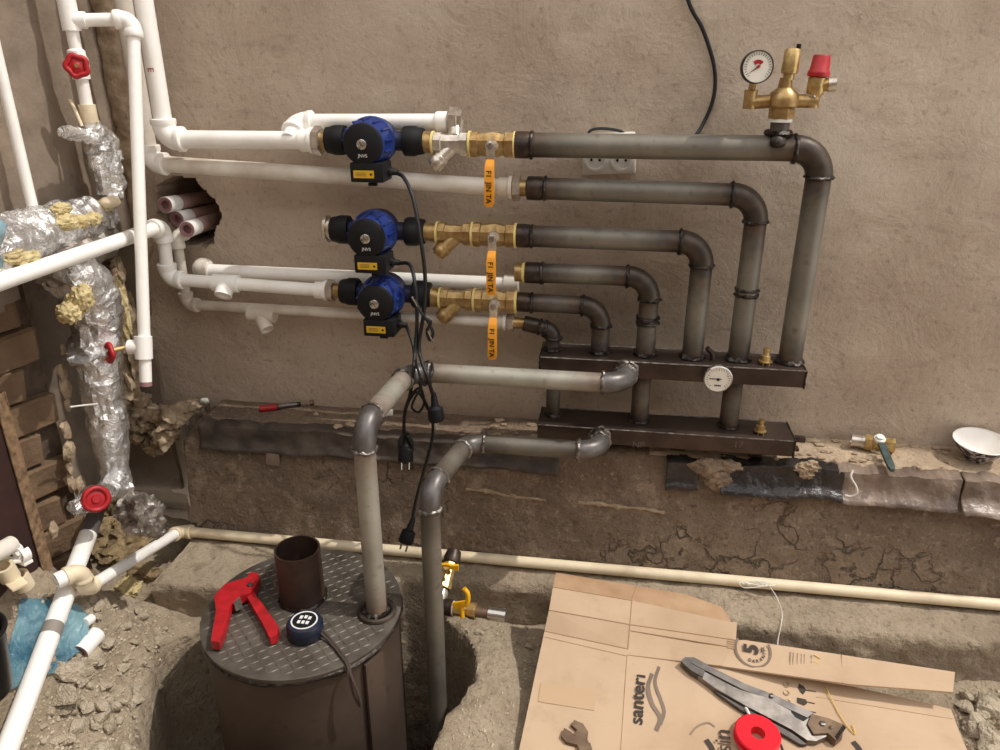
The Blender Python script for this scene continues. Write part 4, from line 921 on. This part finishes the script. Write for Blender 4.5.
# ---- membrane, film and small things on the ledge
def strip(name, xa, xb, z0, z1, y0, mat, lab, amp=.006, seed=0, curl=.012, cat='membrane', n=90):
    def P(i, j):
        x = xa+(xb-xa)*i/n; t = j/10; y = y0-curl*max(0, t-.55)**2*5-.004*t+amp*fb(x, t*.08, 14, seed)-.002; z = z0+(z1-z0)*t+amp*.5*fb(x, t*.1, 9, seed+4)
        if j == 0: y += .03
        if j < 3: z += .006*fb(x, 0, 25, seed+8)*(3-j)/3
        if j > 7: z += .008*fb(x, 0, 7, seed+2)
        return (x, y, z)
    o = MB().grid(P, n, 10).build(name, mat, None, lab, cat, sharp=60); md = o.modifiers.new('thickness', 'SOLIDIFY'); md.thickness = .002; return o
strip('membrane_strip', -1.02, W(560, 440, -.15).x, .380, .313, -.152, 'membrane', 'dark waterproofing membrane hanging over the left ledge edge', .008, 3)
strip('membrane_strip', W(667, 460, -.15).x, W(700, 460, -.15).x, .372, .300, -.156, 'black_film', 'black film patch on the plinth below the lower header', .003, 7, n=30)
strip('membrane_strip', W(722, 460, -.15).x, W(842, 480, -.15).x, .378, .305, -.156, 'black_film', 'torn glossy black film over the ledge edge right of the header', .009, 9, .02)
strip('membrane_strip', W(836, 480, -.15).x, W(958, 490, -.15).x, .378, .302, -.157, 'film', 'dusty grey film hanging over the ledge below the loose valve', .006, 13, .02)
strip('membrane_strip', W(960, 490, -.15).x, W(1150, 500, -.15).x, .374, .302, -.160, 'film', 'dusty grey film hanging over the ledge below the bowl', .008, 17, .03)
mb = MB()
for k, (px, py, a_, b_) in enumerate(((706, 466, .034, .02), (718, 478, .03, .024), (728, 466, .03, .014), (722, 487, .016, .014))): mb.lump(W(px, py, -.166), (a_, .009, b_), .5, 4, 4, k+80)
mb.build('crumpled_paper', 'crumpled_paper', None, 'crumpled torn paper sheet below the lower manifold header', 'paper', sharp=35)
mb = MB()
for k, (px, py) in enumerate(((802, 468), (812, 466), (806, 474))): mb.lump(W(px, py, -.165), (.016, .012, .012), .6, 5, 3, k+90)
mb.build('plaster_clod', 'rough_plaster', None, 'small clod of plaster stuck in the black film', 'clod')
LZ = .376
def onl(px, py): return G(px, py, LZ)
T = thing('marker_pen', onl(288, 407), 'dark red and black marker pen lying on the ledge', 'pen')
a, b = G(259, 409, LZ+.008), G(314, 402.5, LZ+.008); d = (b-a).normalized()
MB().lathe(a, d, [(0, .005), (.002, .0085), (.045, .0085), (.047, .007)], 14).build('cap', 'red', T); MB().lathe(a+d*.046, d, [(0, .0065), (.06, .0065), (.062, .004)], 14).build('barrel', 'black_rubber', T)
MB().lathe(a+d*.05, d, [(0, .0068), (.048, .0068)], 14, False).build('label_band', 'wrench_steel', T); MB().lathe(b-d*.012, d, [(0, .007), (.01, .007), (.012, .004)], 12).build('end_plug', 'rusty', T)
MB().lump(onl(205, 402)+V((0, 0, .004)), (.012, .008, .008), .3, 3, 3, 3).build('foam_scrap', 'thread', None, 'small white scrap on the left ledge', 'scrap', sharp=30)
a, b = G(378, 414, LZ+.008), G(393, 413, LZ+.008); MB().hollow(b, a-b, (a-b).length, .010, .007).build('pipe_offcut', 'dusty_plastic', None, 'short grey-white pipe offcut on the ledge behind the elbow', 'pipe')
for k, (px, py, s_, lb_) in enumerate(((338, 428, 1.2, 'pale plaster chip at the ledge edge left of the steel elbow'), (350, 426, 1, 'pale plaster chip touching the steel elbow on the ledge'), (316, 415, .6, 'tiny pale chip right of the marker pen'))):
    MB().lump(onl(px, py)+V((0, 0, .003)), (.012*s_, .009*s_, .006*s_), .5, 3, 2, k+4).build('plaster_chip', 'rough_plaster', None, lb_, 'chip', sharp=25)
mb = MB()
for k in range(46):
    x = random.uniform(.42, 1.1); y = random.uniform(-.125, -.01); s_ = random.uniform(.004, .011); mb.lump((x, y, .377), (s_*1.5, s_, s_*.6), .5, 3, 2, k)
for k in range(30):
    x = random.uniform(-.35, .0); y = random.uniform(-.125, -.02); s_ = random.uniform(.004, .010); mb.lump((x, y, .377), (s_*1.5, s_, s_*.6), .5, 3, 2, k)
mb.build('ledge_crumbs', 'ledge_top', None, 'plaster crumbs scattered on the ledge', 'debris', kind='stuff', sharp=30)
# tile/paper patch on the plinth face
MB().box(W(273, 459, -.165), (.036, .006, .036), Matrix.Rotation(.1, 3, 'Y'), .002).build('plaster_patch', 'film', None, 'small pale square chip stuck on the plinth face at left', 'chip')
# loose ball valve
T = thing('loose_ball_valve', onl(872, 445), 'loose brass ball valve with a green-grey lever on the right ledge', 'valve')
a = G(851, 440, LZ+.018); b = G(889, 445, LZ+.018); d = (b-a).normalized()
MB().lathe(a, d, [(.004, .010), (0, .011), (0, .0145), (.022, .0145), (.022, .0165), (.03, .0165)], 20).build('union_tail', 'nickel', T)
MB().lathe(a+d*.028, d, [(0, .0165), (.002, .019), (.016, .019), (.018, .015), (.024, .017), (.036, .018), (.05, .017), (.056, .018), (.066, .018), (.066, .013)], 8).build('body', 'brass', T)
hp = a+d*.058; MB().lathe(hp+V((0, -.006, .012)), (0, -.25, 1), [(0, .013), (.006, .013), (.007, .009), (.012, .009)], 16).build('stem_cap', 'porcelain', T)
q0 = G(882, 443, LZ+.032); q1 = G(893, 469, LZ+.016); s_ = (q1-q0).cross(V((0, 0, 1))).normalized()
MB().prism([q0+s_*.008, q0-s_*.008, q1.lerp(q0, .12)-s_*.0075, q1-s_*.004, q1+s_*.004, q1.lerp(q0, .12)+s_*.0075], (0, 0, -.008)).build('lever', 'green_grey', T, 'green-grey sleeve lever')
# bowl
bp = G(976, 459, LZ); T = thing('rice_bowl', bp, 'small white porcelain bowl with dark blue pattern outside, on the right ledge', 'bowl')
ax = V((-.02, -.10, 1)).normalized()
MB().lathe(bp, ax, [(.006, .0), (.006, .012), (.016, .03), (.048, .056), (.050, .058)], 40, False).build('inside', 'porcelain', T)
MB().lathe(bp, ax, [(0, .0), (0, .021), (.006, .0215), (.010, .03), (.04, .0545), (.050, .058)], 40, False).build('outside', 'bowl_outside', T, 'dark blue patterned outside')
MB().tube(ringpts(bp+ax*.050, ax, .0578, 44), .0013, 8, False, True).build('rim', 'porcelain', T)
# string over the ledge edge
MB().tube(catmull([W(853, 470, -.17), W(851, 477, -.178), W(856, 486, -.18), W(857, 493, -.182), W(851, 496, -.182), W(845, 495, -.182)], 6), .0022, 6).build('string', 'thread', None, 'short white string hanging over the ledge film', 'string')
# ---- brass drain valves beside the return pipe
d0 = G(452, 556, .15); T = thing('drain_valve', d0, 'upper brass drain valve with yellow butterfly handle standing behind the return pipe', 'valve')
a, b = G(453, 556, .15), G(440, 600, .095); d = (b-a).normalized()
MB().lathe(a-d*.012, d, [(0, .017), (.02, .021), (.03, .019)], 16).build('elbow_end', 'socket_steel', T); MB().lathe(a+d*.02, d, [(0, .017), (.012, .0175), (.016, .014), (.04, .015), (.052, .018), (.062, .018), (.062, .014)], 8).build('body', 'brass', T)
MB().lathe(a+d*.085, d, [(0, .013), (.01, .0145), (.05, .0145)], 16).build('nipple', 'nickel', T)
c = G(446, 567, .18); MB().cyl(c-V((0, -.02, .03)), c, .006).build('stem', 'old_brass', T); MB().prism([c+V((x, 0, z)) for x, z in ((-.028, .006), (-.012, .004), (0, .007), (.012, .004), (.028, .006), (.028, -.008), (.01, -.006), (-.01, -.006), (-.028, -.008))], (0, .007, 0)).build('butterfly_handle', 'yellow', T, 'yellow butterfly handle')
d0 = G(470, 610, .06); T = thing('drain_valve', d0, 'lower brass drain valve with upturned yellow handle and steel hose tail', 'valve')
a, b = G(440, 606, .085), G(506, 616, .085); d = (b-a).normalized(); L = (b-a).length
MB().lathe(a, d, [(0, .019), (L*.2, .019), (L*.2, .015)], 16).build('tee', 'socket_steel', T)
MB().lathe(a+d*L*.18, d, [(0, .0165), (L*.03, .0165)], 16).build('thread_seal', 'thread', T)
MB().lathe(a+d*L*.22, d, [(0, .016), (L*.12, .0165), (L*.15, .014), (L*.2, .015), (L*.25, .0185), (L*.33, .0185), (L*.33, .013)], 8).build('body', 'brass', T)
MB().lathe(a+d*L*.53, d, [(0, .0125), (L*.25, .0125)], 16).build('nipple', 'rusty', T); MB().hollow(b, -d, L*.26, .0155, .011).build('hose_tail', 'chrome', T)
c = G(462, 606, .115); MB().tube(catmull([c-V((0, 0, .03)), c, c+V((.012, -.002, .01)), c+V((.014, -.002, .035)), c+V((.006, -.002, .05))], 6), .0055, 10).build('handle', 'yellow', T, 'upturned yellow handle')
MB().prism([c+V((x, 0, z)) for x, z in ((-.022, .002), (-.01, .006), (.012, .012), (.014, 0), (-.008, -.01), (-.022, -.01))], (0, .008, 0)).build('handle_wing', 'yellow', T)

# ---- flattened cardboard
def cm(px, py, z): return G(px, py, z)
KB = {}
def K(name, px, py, z): KB[name] = G(px, py, z)
pts = {'a0': (556, 572.5, .112), 'a1': (637, 586, .108), 'a2': (685, 594, .100), 'a3': (722, 607, .09), 'a4': (731, 621, .085),
 'b0': (553, 587, .108), 'b1': (632, 600.5, .10), 'b2': (730, 622, .085),
 'c0': (549, 610, .082), 'c1': (630, 624.5, .075), 'c2': (736, 640, .058), 'b3': (737, 622, .084),
 'e0': (544.5, 631, .05), 'e1': (628, 649, .042), 'e2': (722, 666, .03), 'e1b': (627, 655, .035)}
K_ = {k: G(*v) for k, v in pts.items()}
T = thing('cardboard_sheet', G(680, 720, -.05), 'flattened brown cardboard box with printed lettering lying against the footing', 'cardboard')
th = V((0, 0, -.004))
def panel(P, mat='cardboard', lab=None): return MB().prism(P, th).build('panel', mat, T, lab)
k = K_
panel([k['a0'], k['a1'], k['b1'], k['b0']], 'cardboard_dark'); panel([k['a1'], k['a2'], k['a3'], k['a4'], k['b2'], k['b1']], 'cardboard_dark', 'torn darker corner flap')
panel([k['b0'], k['b1'], k['c1'], k['c0']]); panel([k['b1'], k['b2'], k['b3'], k['c2'], k['c1']])
panel([k['c0'], k['c1'], k['e1'], k['e0']]); panel([k['c1'], k['c2'], k['e2'], k['e1b'], k['e1']])
# strip flap to the right
s1 = G(745, 640, .055); s2 = G(850, 656, .045); s3 = G(955, 672, .03); s4 = G(953, 692, .022); s5 = G(850, 684, .02); s6 = k['e2']
panel([k['c2'], s1, s2, s3, s4, s5, s6])
# main panel, gently warped
BL = [(544.5, 631, .05), (628, 649, .042), (627, 655, .035), (722, 667, .028), (850, 685, .0), (951, 707, -.02)]
fz = {}
rows = []
lp = [G(544.5, 631, .05), G(532, 690, -.015), G(518, 755, -.046), G(503, 830, -.05), G(495, 880, -.05)]
rp = [G(951, 709, -.03), G(957, 728, -.035), G(968, 752, -.04), G(990, 815, -.045), G(1004, 868, -.045)]
top = [G(544.5, 631, .05), G(586, 640, .046), G(628, 649, .042), G(675, 658.5, .034), G(722, 667, .024), G(786, 676, .002), G(850, 686, -.012), G(900, 697, -.022), G(951, 709, -.03)]
nu = 8; nv = 4; mb = MB(); gp = []
for j in range(nv+1):
    for i in range(nu+1):
        v = j/nv; u = i/nu; q = lp[j].lerp(rp[j], u)
        if j == 0: q = top[i]
        elif j == 1: q = q.lerp(top[i]*.62+lp[2].lerp(rp[2], u)*.38, .6)
        gp.append(q)
mb.v = gp+[p+th for p in gp]; N = len(gp)
for j in range(nv):
    for i in range(nu): a = j*(nu+1)+i; mb.f.append((a, a+1, a+nu+2, a+nu+1)); mb.f.append((N+a, N+a+nu+1, N+a+nu+2, N+a+1))
rim = [i for i in range(nu)]+[j*(nu+1)+nu for j in range(nv)]+[nv*(nu+1)+i for i in range(nu, 0, -1)]+[j*(nu+1) for j in range(nv, 0, -1)]
for i in range(len(rim)): a, b = rim[i], rim[(i+1) % len(rim)]; mb.f.append((a, b, N+b, N+a))
main = mb.build('panel', 'cardboard', T, 'large printed main panel', sharp=50)
# height of the main panel under a pixel, by walking its triangles
def onmain(px, py, lift=.0012):
    r = ray(px, py)
    from mathutils.geometry import intersect_ray_tri
    for f in mb.f[:nu*nv*2:2]:
        q = [mb.v[x] for x in f]
        for tri in ((q[0], q[1], q[2]), (q[0], q[2], q[3])):
            h = intersect_ray_tri(tri[0], tri[1], tri[2], r, CAM, True)
            if h: return h+V((0, 0, lift))
    return G(px, py, -.03)
# creases
def crease(a, b, r=.0012): MB().tube([a+V((0, 0, .0003)), b+V((0, 0, .0003))], r, 6).build('crease', 'cardboard_crease', T)
crease(k['b0'], k['b1']); crease(k['c0'], k['c1']); crease(k['e0'], k['e1']); crease(k['b1'], k['c1']); crease(k['c1'], k['e1']); crease(k['c1'], k['c2']); crease(k['a1'], k['b1']); crease(k['e1b'], k['e2'])
for (x0_, y0_, x1_, y1_) in ((816, 697, 953, 719), (545, 637, 627, 656), (627, 656, 620, 760)):
    q = [onmain(x0_+(x1_-x0_)*t/8, y0_+(y1_-y0_)*t/8, .0) for t in range(9)]
    MB().tube(q, .0010, 6).build('crease', 'cardboard_crease', T)
crease(k['c1'].lerp(k['e1'], .25), k['c2'].lerp(k['e2'], .28)); crease(s2.lerp(s1, .08)+V((0, 0, 0)), s5.lerp(s6, .06))
MB().prism([onmain(541, 683, .0016), onmain(597, 691, .0016), onmain(594, 711, .0016), onmain(538, 702, .0016)], (0, 0, -.0006)).build('tape_strip', 'tape', T, 'glossy tape patch')
# printing on the main panel
def prt(txt, px0, py0, px1, py1, size, mat='ink', bold=.0, upw=(-1, -.2)):
    a = onmain(px0, py0); b = onmain(px1, py1); u = (b-a).normalized(); v = V((-u.y, u.x, 0))
    return text_mesh(txt, size, a, u, v, mat, 'printed_lettering', T, bold, .0006)
prt('santeri', 642, 726, 645, 678, .039, 'ink', .0008)
prt('basin', 733, 776, 729, 722, .047, 'ink')
def strokepx(pl, w0, mat='ink_soft', name='printed_mark'):
    P = [onmain(a, b, .0014) for a, b in pl]; P = catmull(P, 5); L, R = [], []
    for i, p in enumerate(P):
        t = (P[min(i+1, len(P)-1)]-P[max(0, i-1)]).normalized(); s = V((t.y, -t.x, 0)); ww = w0
        L.append(p+s*ww/2); R.append(p-s*ww/2)
    b = MB()
    b.v = L+R; n_ = len(L); b.f = [(i, i+1, n_+i+1, n_+i) for i in range(n_-1)]
    o = b.build(name, mat, T); return o
simple('logo_grey', lin(128, 112, 98), .85)
strokepx([(652, 674), (648, 687), (652, 704), (660, 718), (656, 731)], .010, 'logo_grey', 'printed_logo'); strokepx([(659, 667), (655, 682), (660, 698), (664, 712), (660, 725)], .008, 'logo_grey', 'printed_logo')
for (px, py) in ((786, 685), (786, 693), (787, 702)):
    c = onmain(px, py, .0014); MB().tube(ringpts(c, (0, 0, 1), .006, 16), .0009, 5, False, True).build('printed_symbol', 'ink_soft', T)
def mark(pl, mat='ink'): MB().prism([onmain(a, b, .0016) for a, b in pl], (0, 0, -.0005)).build('printed_symbol', mat, T)
mark([(799, 684), (804, 687), (806, 691), (803, 695), (800, 692), (798, 688)]); mark([(797, 698), (806, 700), (807, 704), (804, 706), (797, 703)])
for pl in ([(803, 690), (816, 692)], [(806, 702), (815, 704)], [(800, 710), (816, 713)], [(799, 714), (815, 717)], [(783, 711), (790, 712), (789, 716), (783, 715)], [(809, 718), (814, 720)], [(798, 709), (800, 716)]): strokepx(pl if len(pl) > 2 else [pl[0], ((pl[0][0]+pl[1][0])/2, (pl[0][1]+pl[1][1])/2), pl[1]], .0022, 'ink')
strokepx([(690, 735), (697, 727), (708, 723), (715, 727)], .004); strokepx([(706, 740), (711, 747), (713, 753)], .012, 'ink')
strokepx([(853, 742), (858, 748), (862, 756)], .012, 'ink')
# round "5" stamp and stripes on the strip flap
def pln(px, py, tri):      # on a plane through three points
    a, b, c = tri; nn = (b-a).cross(c-a).normalized(); r = ray(px, py); h = CAM+r*((a-CAM).dot(nn)/r.dot(nn))
    if nn.z < 0: nn = -nn
    return h, nn
TR = (k['c2'], s2, s6)
def spx(px, py): h, nn = pln(px, py, TR); return h+nn*.0014
cen = spx(753, 650); nn = pln(753, 650, TR)[1]
ang = [math.radians(t) for t in range(150, 391, 8)]
ux = (spx(763, 652)-cen).normalized(); uy = nn.cross(ux)
for rr, ww in ((.037, .005),):
    b = MB(); b.v = [cen+(ux*math.cos(t)+uy*math.sin(t))*(rr+s*ww/2) for s in (-1, 1) for t in ang]; n_ = len(ang); b.f = [(i, i+1, n_+i+1, n_+i) for i in range(n_-1)]; b.build('printed_ring', 'logo_grey', T)
a = spx(739, 646); u = (spx(760, 650)-spx(744, 645)).normalized()
text_mesh('5', .042, spx(757.5, 655), uy, -ux, 'ink', 'printed_lettering', T, .0016, .0002)
text_mesh('YIL', .010, spx(764, 653), uy, -ux, 'ink', 'printed_lettering', T, .0002, .0002)
for j, ch in enumerate('GARANTI'):
    t = math.radians(-95+j*20-20); p = cen+(ux*math.cos(t)+uy*math.sin(t))*.027; rad = (ux*math.cos(t)+uy*math.sin(t))
    text_mesh(ch, .009, p, nn.cross(rad), -rad, 'ink', 'printed_lettering', T, .0002, .0002)
for px in (790, 793, 797, 801, 804, 811): 
    a, b = spx(px+.5, 652+(px-790)*.16), spx(px-.5, 669+(px-790)*.16); s_ = (b-a).cross(nn).normalized()*(.0012 if px in (790, 811) else .0007)
    MB().prism([a+s_, a-s_, b-s_, b+s_], -nn*.0005).build('printed_line', 'ink_soft', T)
for i in range(5):
    a, b = spx(727, 638.5+i*2.2), spx(736, 640+i*2.2); s_ = (b-a).cross(nn).normalized()*.0014
    MB().prism([a+s_, a-s_, b-s_, b+s_], -nn*.0005).build('printed_line', 'cardboard_crease', T)
for (x_, y_, w_) in ((814, 655, 6), (814, 662, 7)): MB().tube([spx(x_, y_), spx(x_+w_, y_+4), spx(x_, y_+7)], .0012, 6).build('printed_mark', 'yellow_thread', T)
# ---- tools on the cardboard
def mz(px, py, h): return onmain(px, py, h)
T2 = thing('pipe_wrench', onmain(770, 715, .0), 'long grey steel lever pipe wrench lying across the cardboard', 'wrench')
def pp2(pl, h): return [mz(a, b, h) for a, b in pl]
up_ = V((0, 0, -.014))
MB().prism(pp2([(681, 669), (684, 665), (692, 665), (744, 692), (770, 704), (810, 722), (836, 730), (834, 738), (815, 747), (806, 746), (790, 735), (744, 711), (713, 693)], 0.016), V((0, 0, -.010))).build('main_lever', 'wrench_steel', T2)
MB().prism(pp2([(680, 668), (684, 664), (693, 664), (706, 671), (702, 684), (690, 677)], 0.019), (0, 0, -.014)).build('grip_end', 'wrench_dark', T2)
MB().prism(pp2([(692, 665), (744, 691), (768, 700), (812, 720), (806, 725), (766, 706), (742, 697), (690, 670)], 0.020), (0, 0, -.008)).build('upper_lever', 'wrench_dark', T2)
MB().prism(pp2([(748, 697), (770, 706), (806, 725), (802, 728), (768, 711), (746, 701)], 0.0185), (0, 0, -.003)).build('lever_groove', 'black_plastic', T2)
MB().prism(pp2([(713, 694), (744, 711), (792, 737), (806, 748), (800, 748), (740, 713)], .010), (0, 0, -.007)).build('lower_flange', 'wrench_dark', T2)
MB().prism(pp2([(810, 722), (826, 726), (843, 733), (841, 742), (834, 748), (826, 741), (812, 742), (806, 732)], 0.022), (0, 0, -.018)).build('jaw', 'rusty', T2)
for px, py, r in ((770, 704, .005), (821, 732, .006), (829, 736, .0035)): MB().lathe(mz(px, py, .021), (0, 0, 1), [(0, r), (.004, r), (.006, r*.6)], 14).build('rivet', 'chrome', T2)
for i in range(7):
    p = mz(842-i*1.2, 735+i*1.8, .021); MB().box(p, (.0025, .007, .006), Matrix.Rotation(.5, 3, 'Z')).build('jaw_tooth', 'wrench_dark', T2)
c = mz(756, 741, .002); T2 = thing('tape_roll', c, 'bright red spool of white thread seal tape on the cardboard', 'tape')
MB().lathe(c, (0.0, -.12, 1), [(.002, .014), (0, .043), (.005, .045), (.006, .043), (.008, .03), (.016, .03), (.018, .043), (.021, .045), (.024, .042), (.0235, .014), (.002, .014)], 40, False).build('spool', 'bright_red', T2); MB().lathe(c+V((0, 0, .009)), (0, -.12, 1), [(0, .028), (0, .0365), (.007, .0365), (.007, .028)], 32, False).build('tape_winding', 'thread', T2)
MB().tube(catmull([mz(750, 722, .012), mz(746, 714, .012), mz(744, 709, .006)], 5), .0035, 6).build('tape_tail', 'thread', T2)
T2 = thing('open_end_spanner', onmain(580, 745, 0), 'rusty open-ended spanner at the bottom of the cardboard', 'spanner')
MB().prism(pp2([(583, 762), (577, 748), (566, 745), (561, 739), (564, 731), (571, 735), (574, 738), (577, 733), (571, 728), (574, 723), (583, 727), (588, 735), (587, 742), (594, 758)], .009), (0, 0, -.007)).build('head', 'rusty', T2)
MB().prism(pp2([(579, 748), (590, 745), (603, 790), (594, 793)], .007), (0, 0, -.005)).build('shank', 'rusty', T2)
MB().tube(catmull([mz(820, 681, .003), mz(826, 690, .004), mz(835, 708, .003), mz(843, 722, .003), mz(850, 731, .003), mz(855, 735, .003), mz(852, 726, .004)], 6), .0012, 6).build('yellow_thread', 'yellow_thread', None, 'loose yellow thread curling on the cardboard by the wrench', 'thread')
MB().tube(catmull([mz(778, 738, .002), mz(782, 748, .002), mz(786, 760, .002)], 4), .0018, 6).build('wire_nail', 'wrench_dark', None, 'dark nail on the cardboard between tape spool and wrench', 'nail')
# white thread bundle on the floor pipe
def tang(px, py, z, n_, sx, sy):
    P = []
    for i in range(n_): P.append(G(px+random.uniform(-sx, sx)+0*i, py+random.uniform(-sy, sy), z+random.uniform(0, .015)))
    return P
T2 = thing('thread_bundle', G(760, 588, .09), 'tangle of white thread draped over the long floor pipe', 'thread')
MB().tube(catmull(tang(758, 585, .088, 16, 18, 4), 6), .0011, 5).build('tangle', 'thread', T2)
MB().tube(catmull([G(770, 587, .097), G(777, 598, .097), G(782, 613, .07), G(781, 625, .055), G(778, 640, .03), G(778, 650, .03)], 6), .0011, 5).build('tail', 'thread', T2)

# ---- rubble
sv_ = []
for kk in range(8):
    bm = bmesh.new(); bmesh.ops.create_icosphere(bm, subdivisions=2, radius=1)
    for v in bm.verts:
        q = v.co.copy(); s_ = 1+.45*nz(q, .9, kk*3)+.2*nz(q, 2.5, kk); q *= s_
        for pl in range(4):          # flat broken faces
            dn = V((math.sin(kk*2+pl*2.1), math.cos(kk*1.3+pl*1.7), math.sin(pl*3.3+kk))).normalized(); h = q.dot(dn)
            if h > .55: q -= dn*(h-.55)*.85
        v.co = V((q.x, q.y*.85, q.z*.72))
    me = bpy.data.meshes.new('rubble_stone'); bm.to_mesh(me); bm.free(); me.materials.append(MATS['stone']); me.polygons.foreach_set('use_smooth', [True]*len(me.polygons)); me.set_sharp_from_angle(angle=math.radians(25)); sv_.append(me)
rs = random.Random(5)
placed = []
def blocked(x, y):
    return math.hypot(x-BC.x, y-BC.y) < .36 or y > fy(x)-.03
def stone(px, py, s, lab, grp):
    p = GG(px, py)
    if blocked(p.x, p.y): return
    o = bpy.data.objects.new('rubble_stone', rs.choice(sv_)); COL.objects.link(o); o.location = (p.x, p.y, p.z+s*.36); o.scale = (s*rs.uniform(.8, 1.3), s*rs.uniform(.8, 1.2), s*rs.uniform(.8, 1.1)); o.rotation_euler = (rs.uniform(-.4, .4), rs.uniform(-.4, .4), rs.uniform(0, 6.3))
    tag(o, lab, 'stone', grp)
big = [(72, 673, .030, 'large pale stone directly below the cut white pipe stub'), (66, 700, .036, 'broad flat stone left of the boiler pit, near the white pipe'), (64, 712, .018, 'small stone under the broad flat stone near the white pipe'), (86, 590, .022, 'stone beside the elbow of the floor pipe'), (90, 664, .032, 'rounded stone right below the cut white pipe'), (132, 708, .014, 'small round stone at the rim of the boiler pit'), (985, 712, .036, 'big grey stone at the right edge beside the cardboard'), (975, 725, .03, 'stone beside the cardboard corner'), (990, 742, .034, 'stone in the bottom right corner')]
for a in big: stone(*a, 'larger rubble stones')
for i in range(260):
    px, py = rs.uniform(40, 205), rs.uniform(595, 760)
    if px > 100 and py < 640 and rs.random() < .6: continue
    if px > 150 and rs.random() < .5: continue
    stone(px, py, rs.choice((.005, .006, .007, .008, .010, .012, .015, .02)), 'small broken stone in the rubble left of the boiler', 'small rubble stones at left')
for i in range(24): stone(rs.uniform(958, 1010), rs.uniform(685, 760), rs.choice((.008, .012, .016, .02)), 'broken stone in the pile right of the cardboard', 'rubble stones at right')
for i in range(16): stone(rs.uniform(28, 70), rs.uniform(552, 592), rs.choice((.012, .016, .02)), 'stone in the heap at the foot of the dark board', 'stones below the board')
for i in range(10): stone(rs.uniform(455, 530), rs.uniform(628, 665), rs.choice((.006, .009)), 'small stone on the pale earth right of the return pipe', 'stones right of the return pipe')
gm = MB()
for i in range(2600):
    if i < 2000: px, py = rs.uniform(10, 215), rs.uniform(585, 770)
    elif i < 2300: px, py = rs.uniform(950, 1020), rs.uniform(680, 770)
    else: px, py = rs.uniform(440, 540), rs.uniform(625, 770)
    p = GG(px, py); z = p.z
    if blocked(p.x, p.y) or p.x < -1.14: continue
    s = rs.uniform(.0015, .005); b = len(gm.v); c = V((p.x, p.y, z))
    for q in ((1, 0, .2), (0, 1, .3), (-1, .2, .2), (.1, -1, .2), (0, 0, 1)): gm.v.append(c+V((q[0]*s*rs.uniform(.6, 1.3), q[1]*s*rs.uniform(.6, 1.3), q[2]*s)))
    for q in ((0, 1, 4), (1, 2, 4), (2, 3, 4), (3, 0, 4)): gm.f.append(tuple(b+x for x in q))
gm.build('gravel', 'gravel', None, 'fine gravel scattered over the earth floor', 'gravel', kind='stuff', sharp=20)
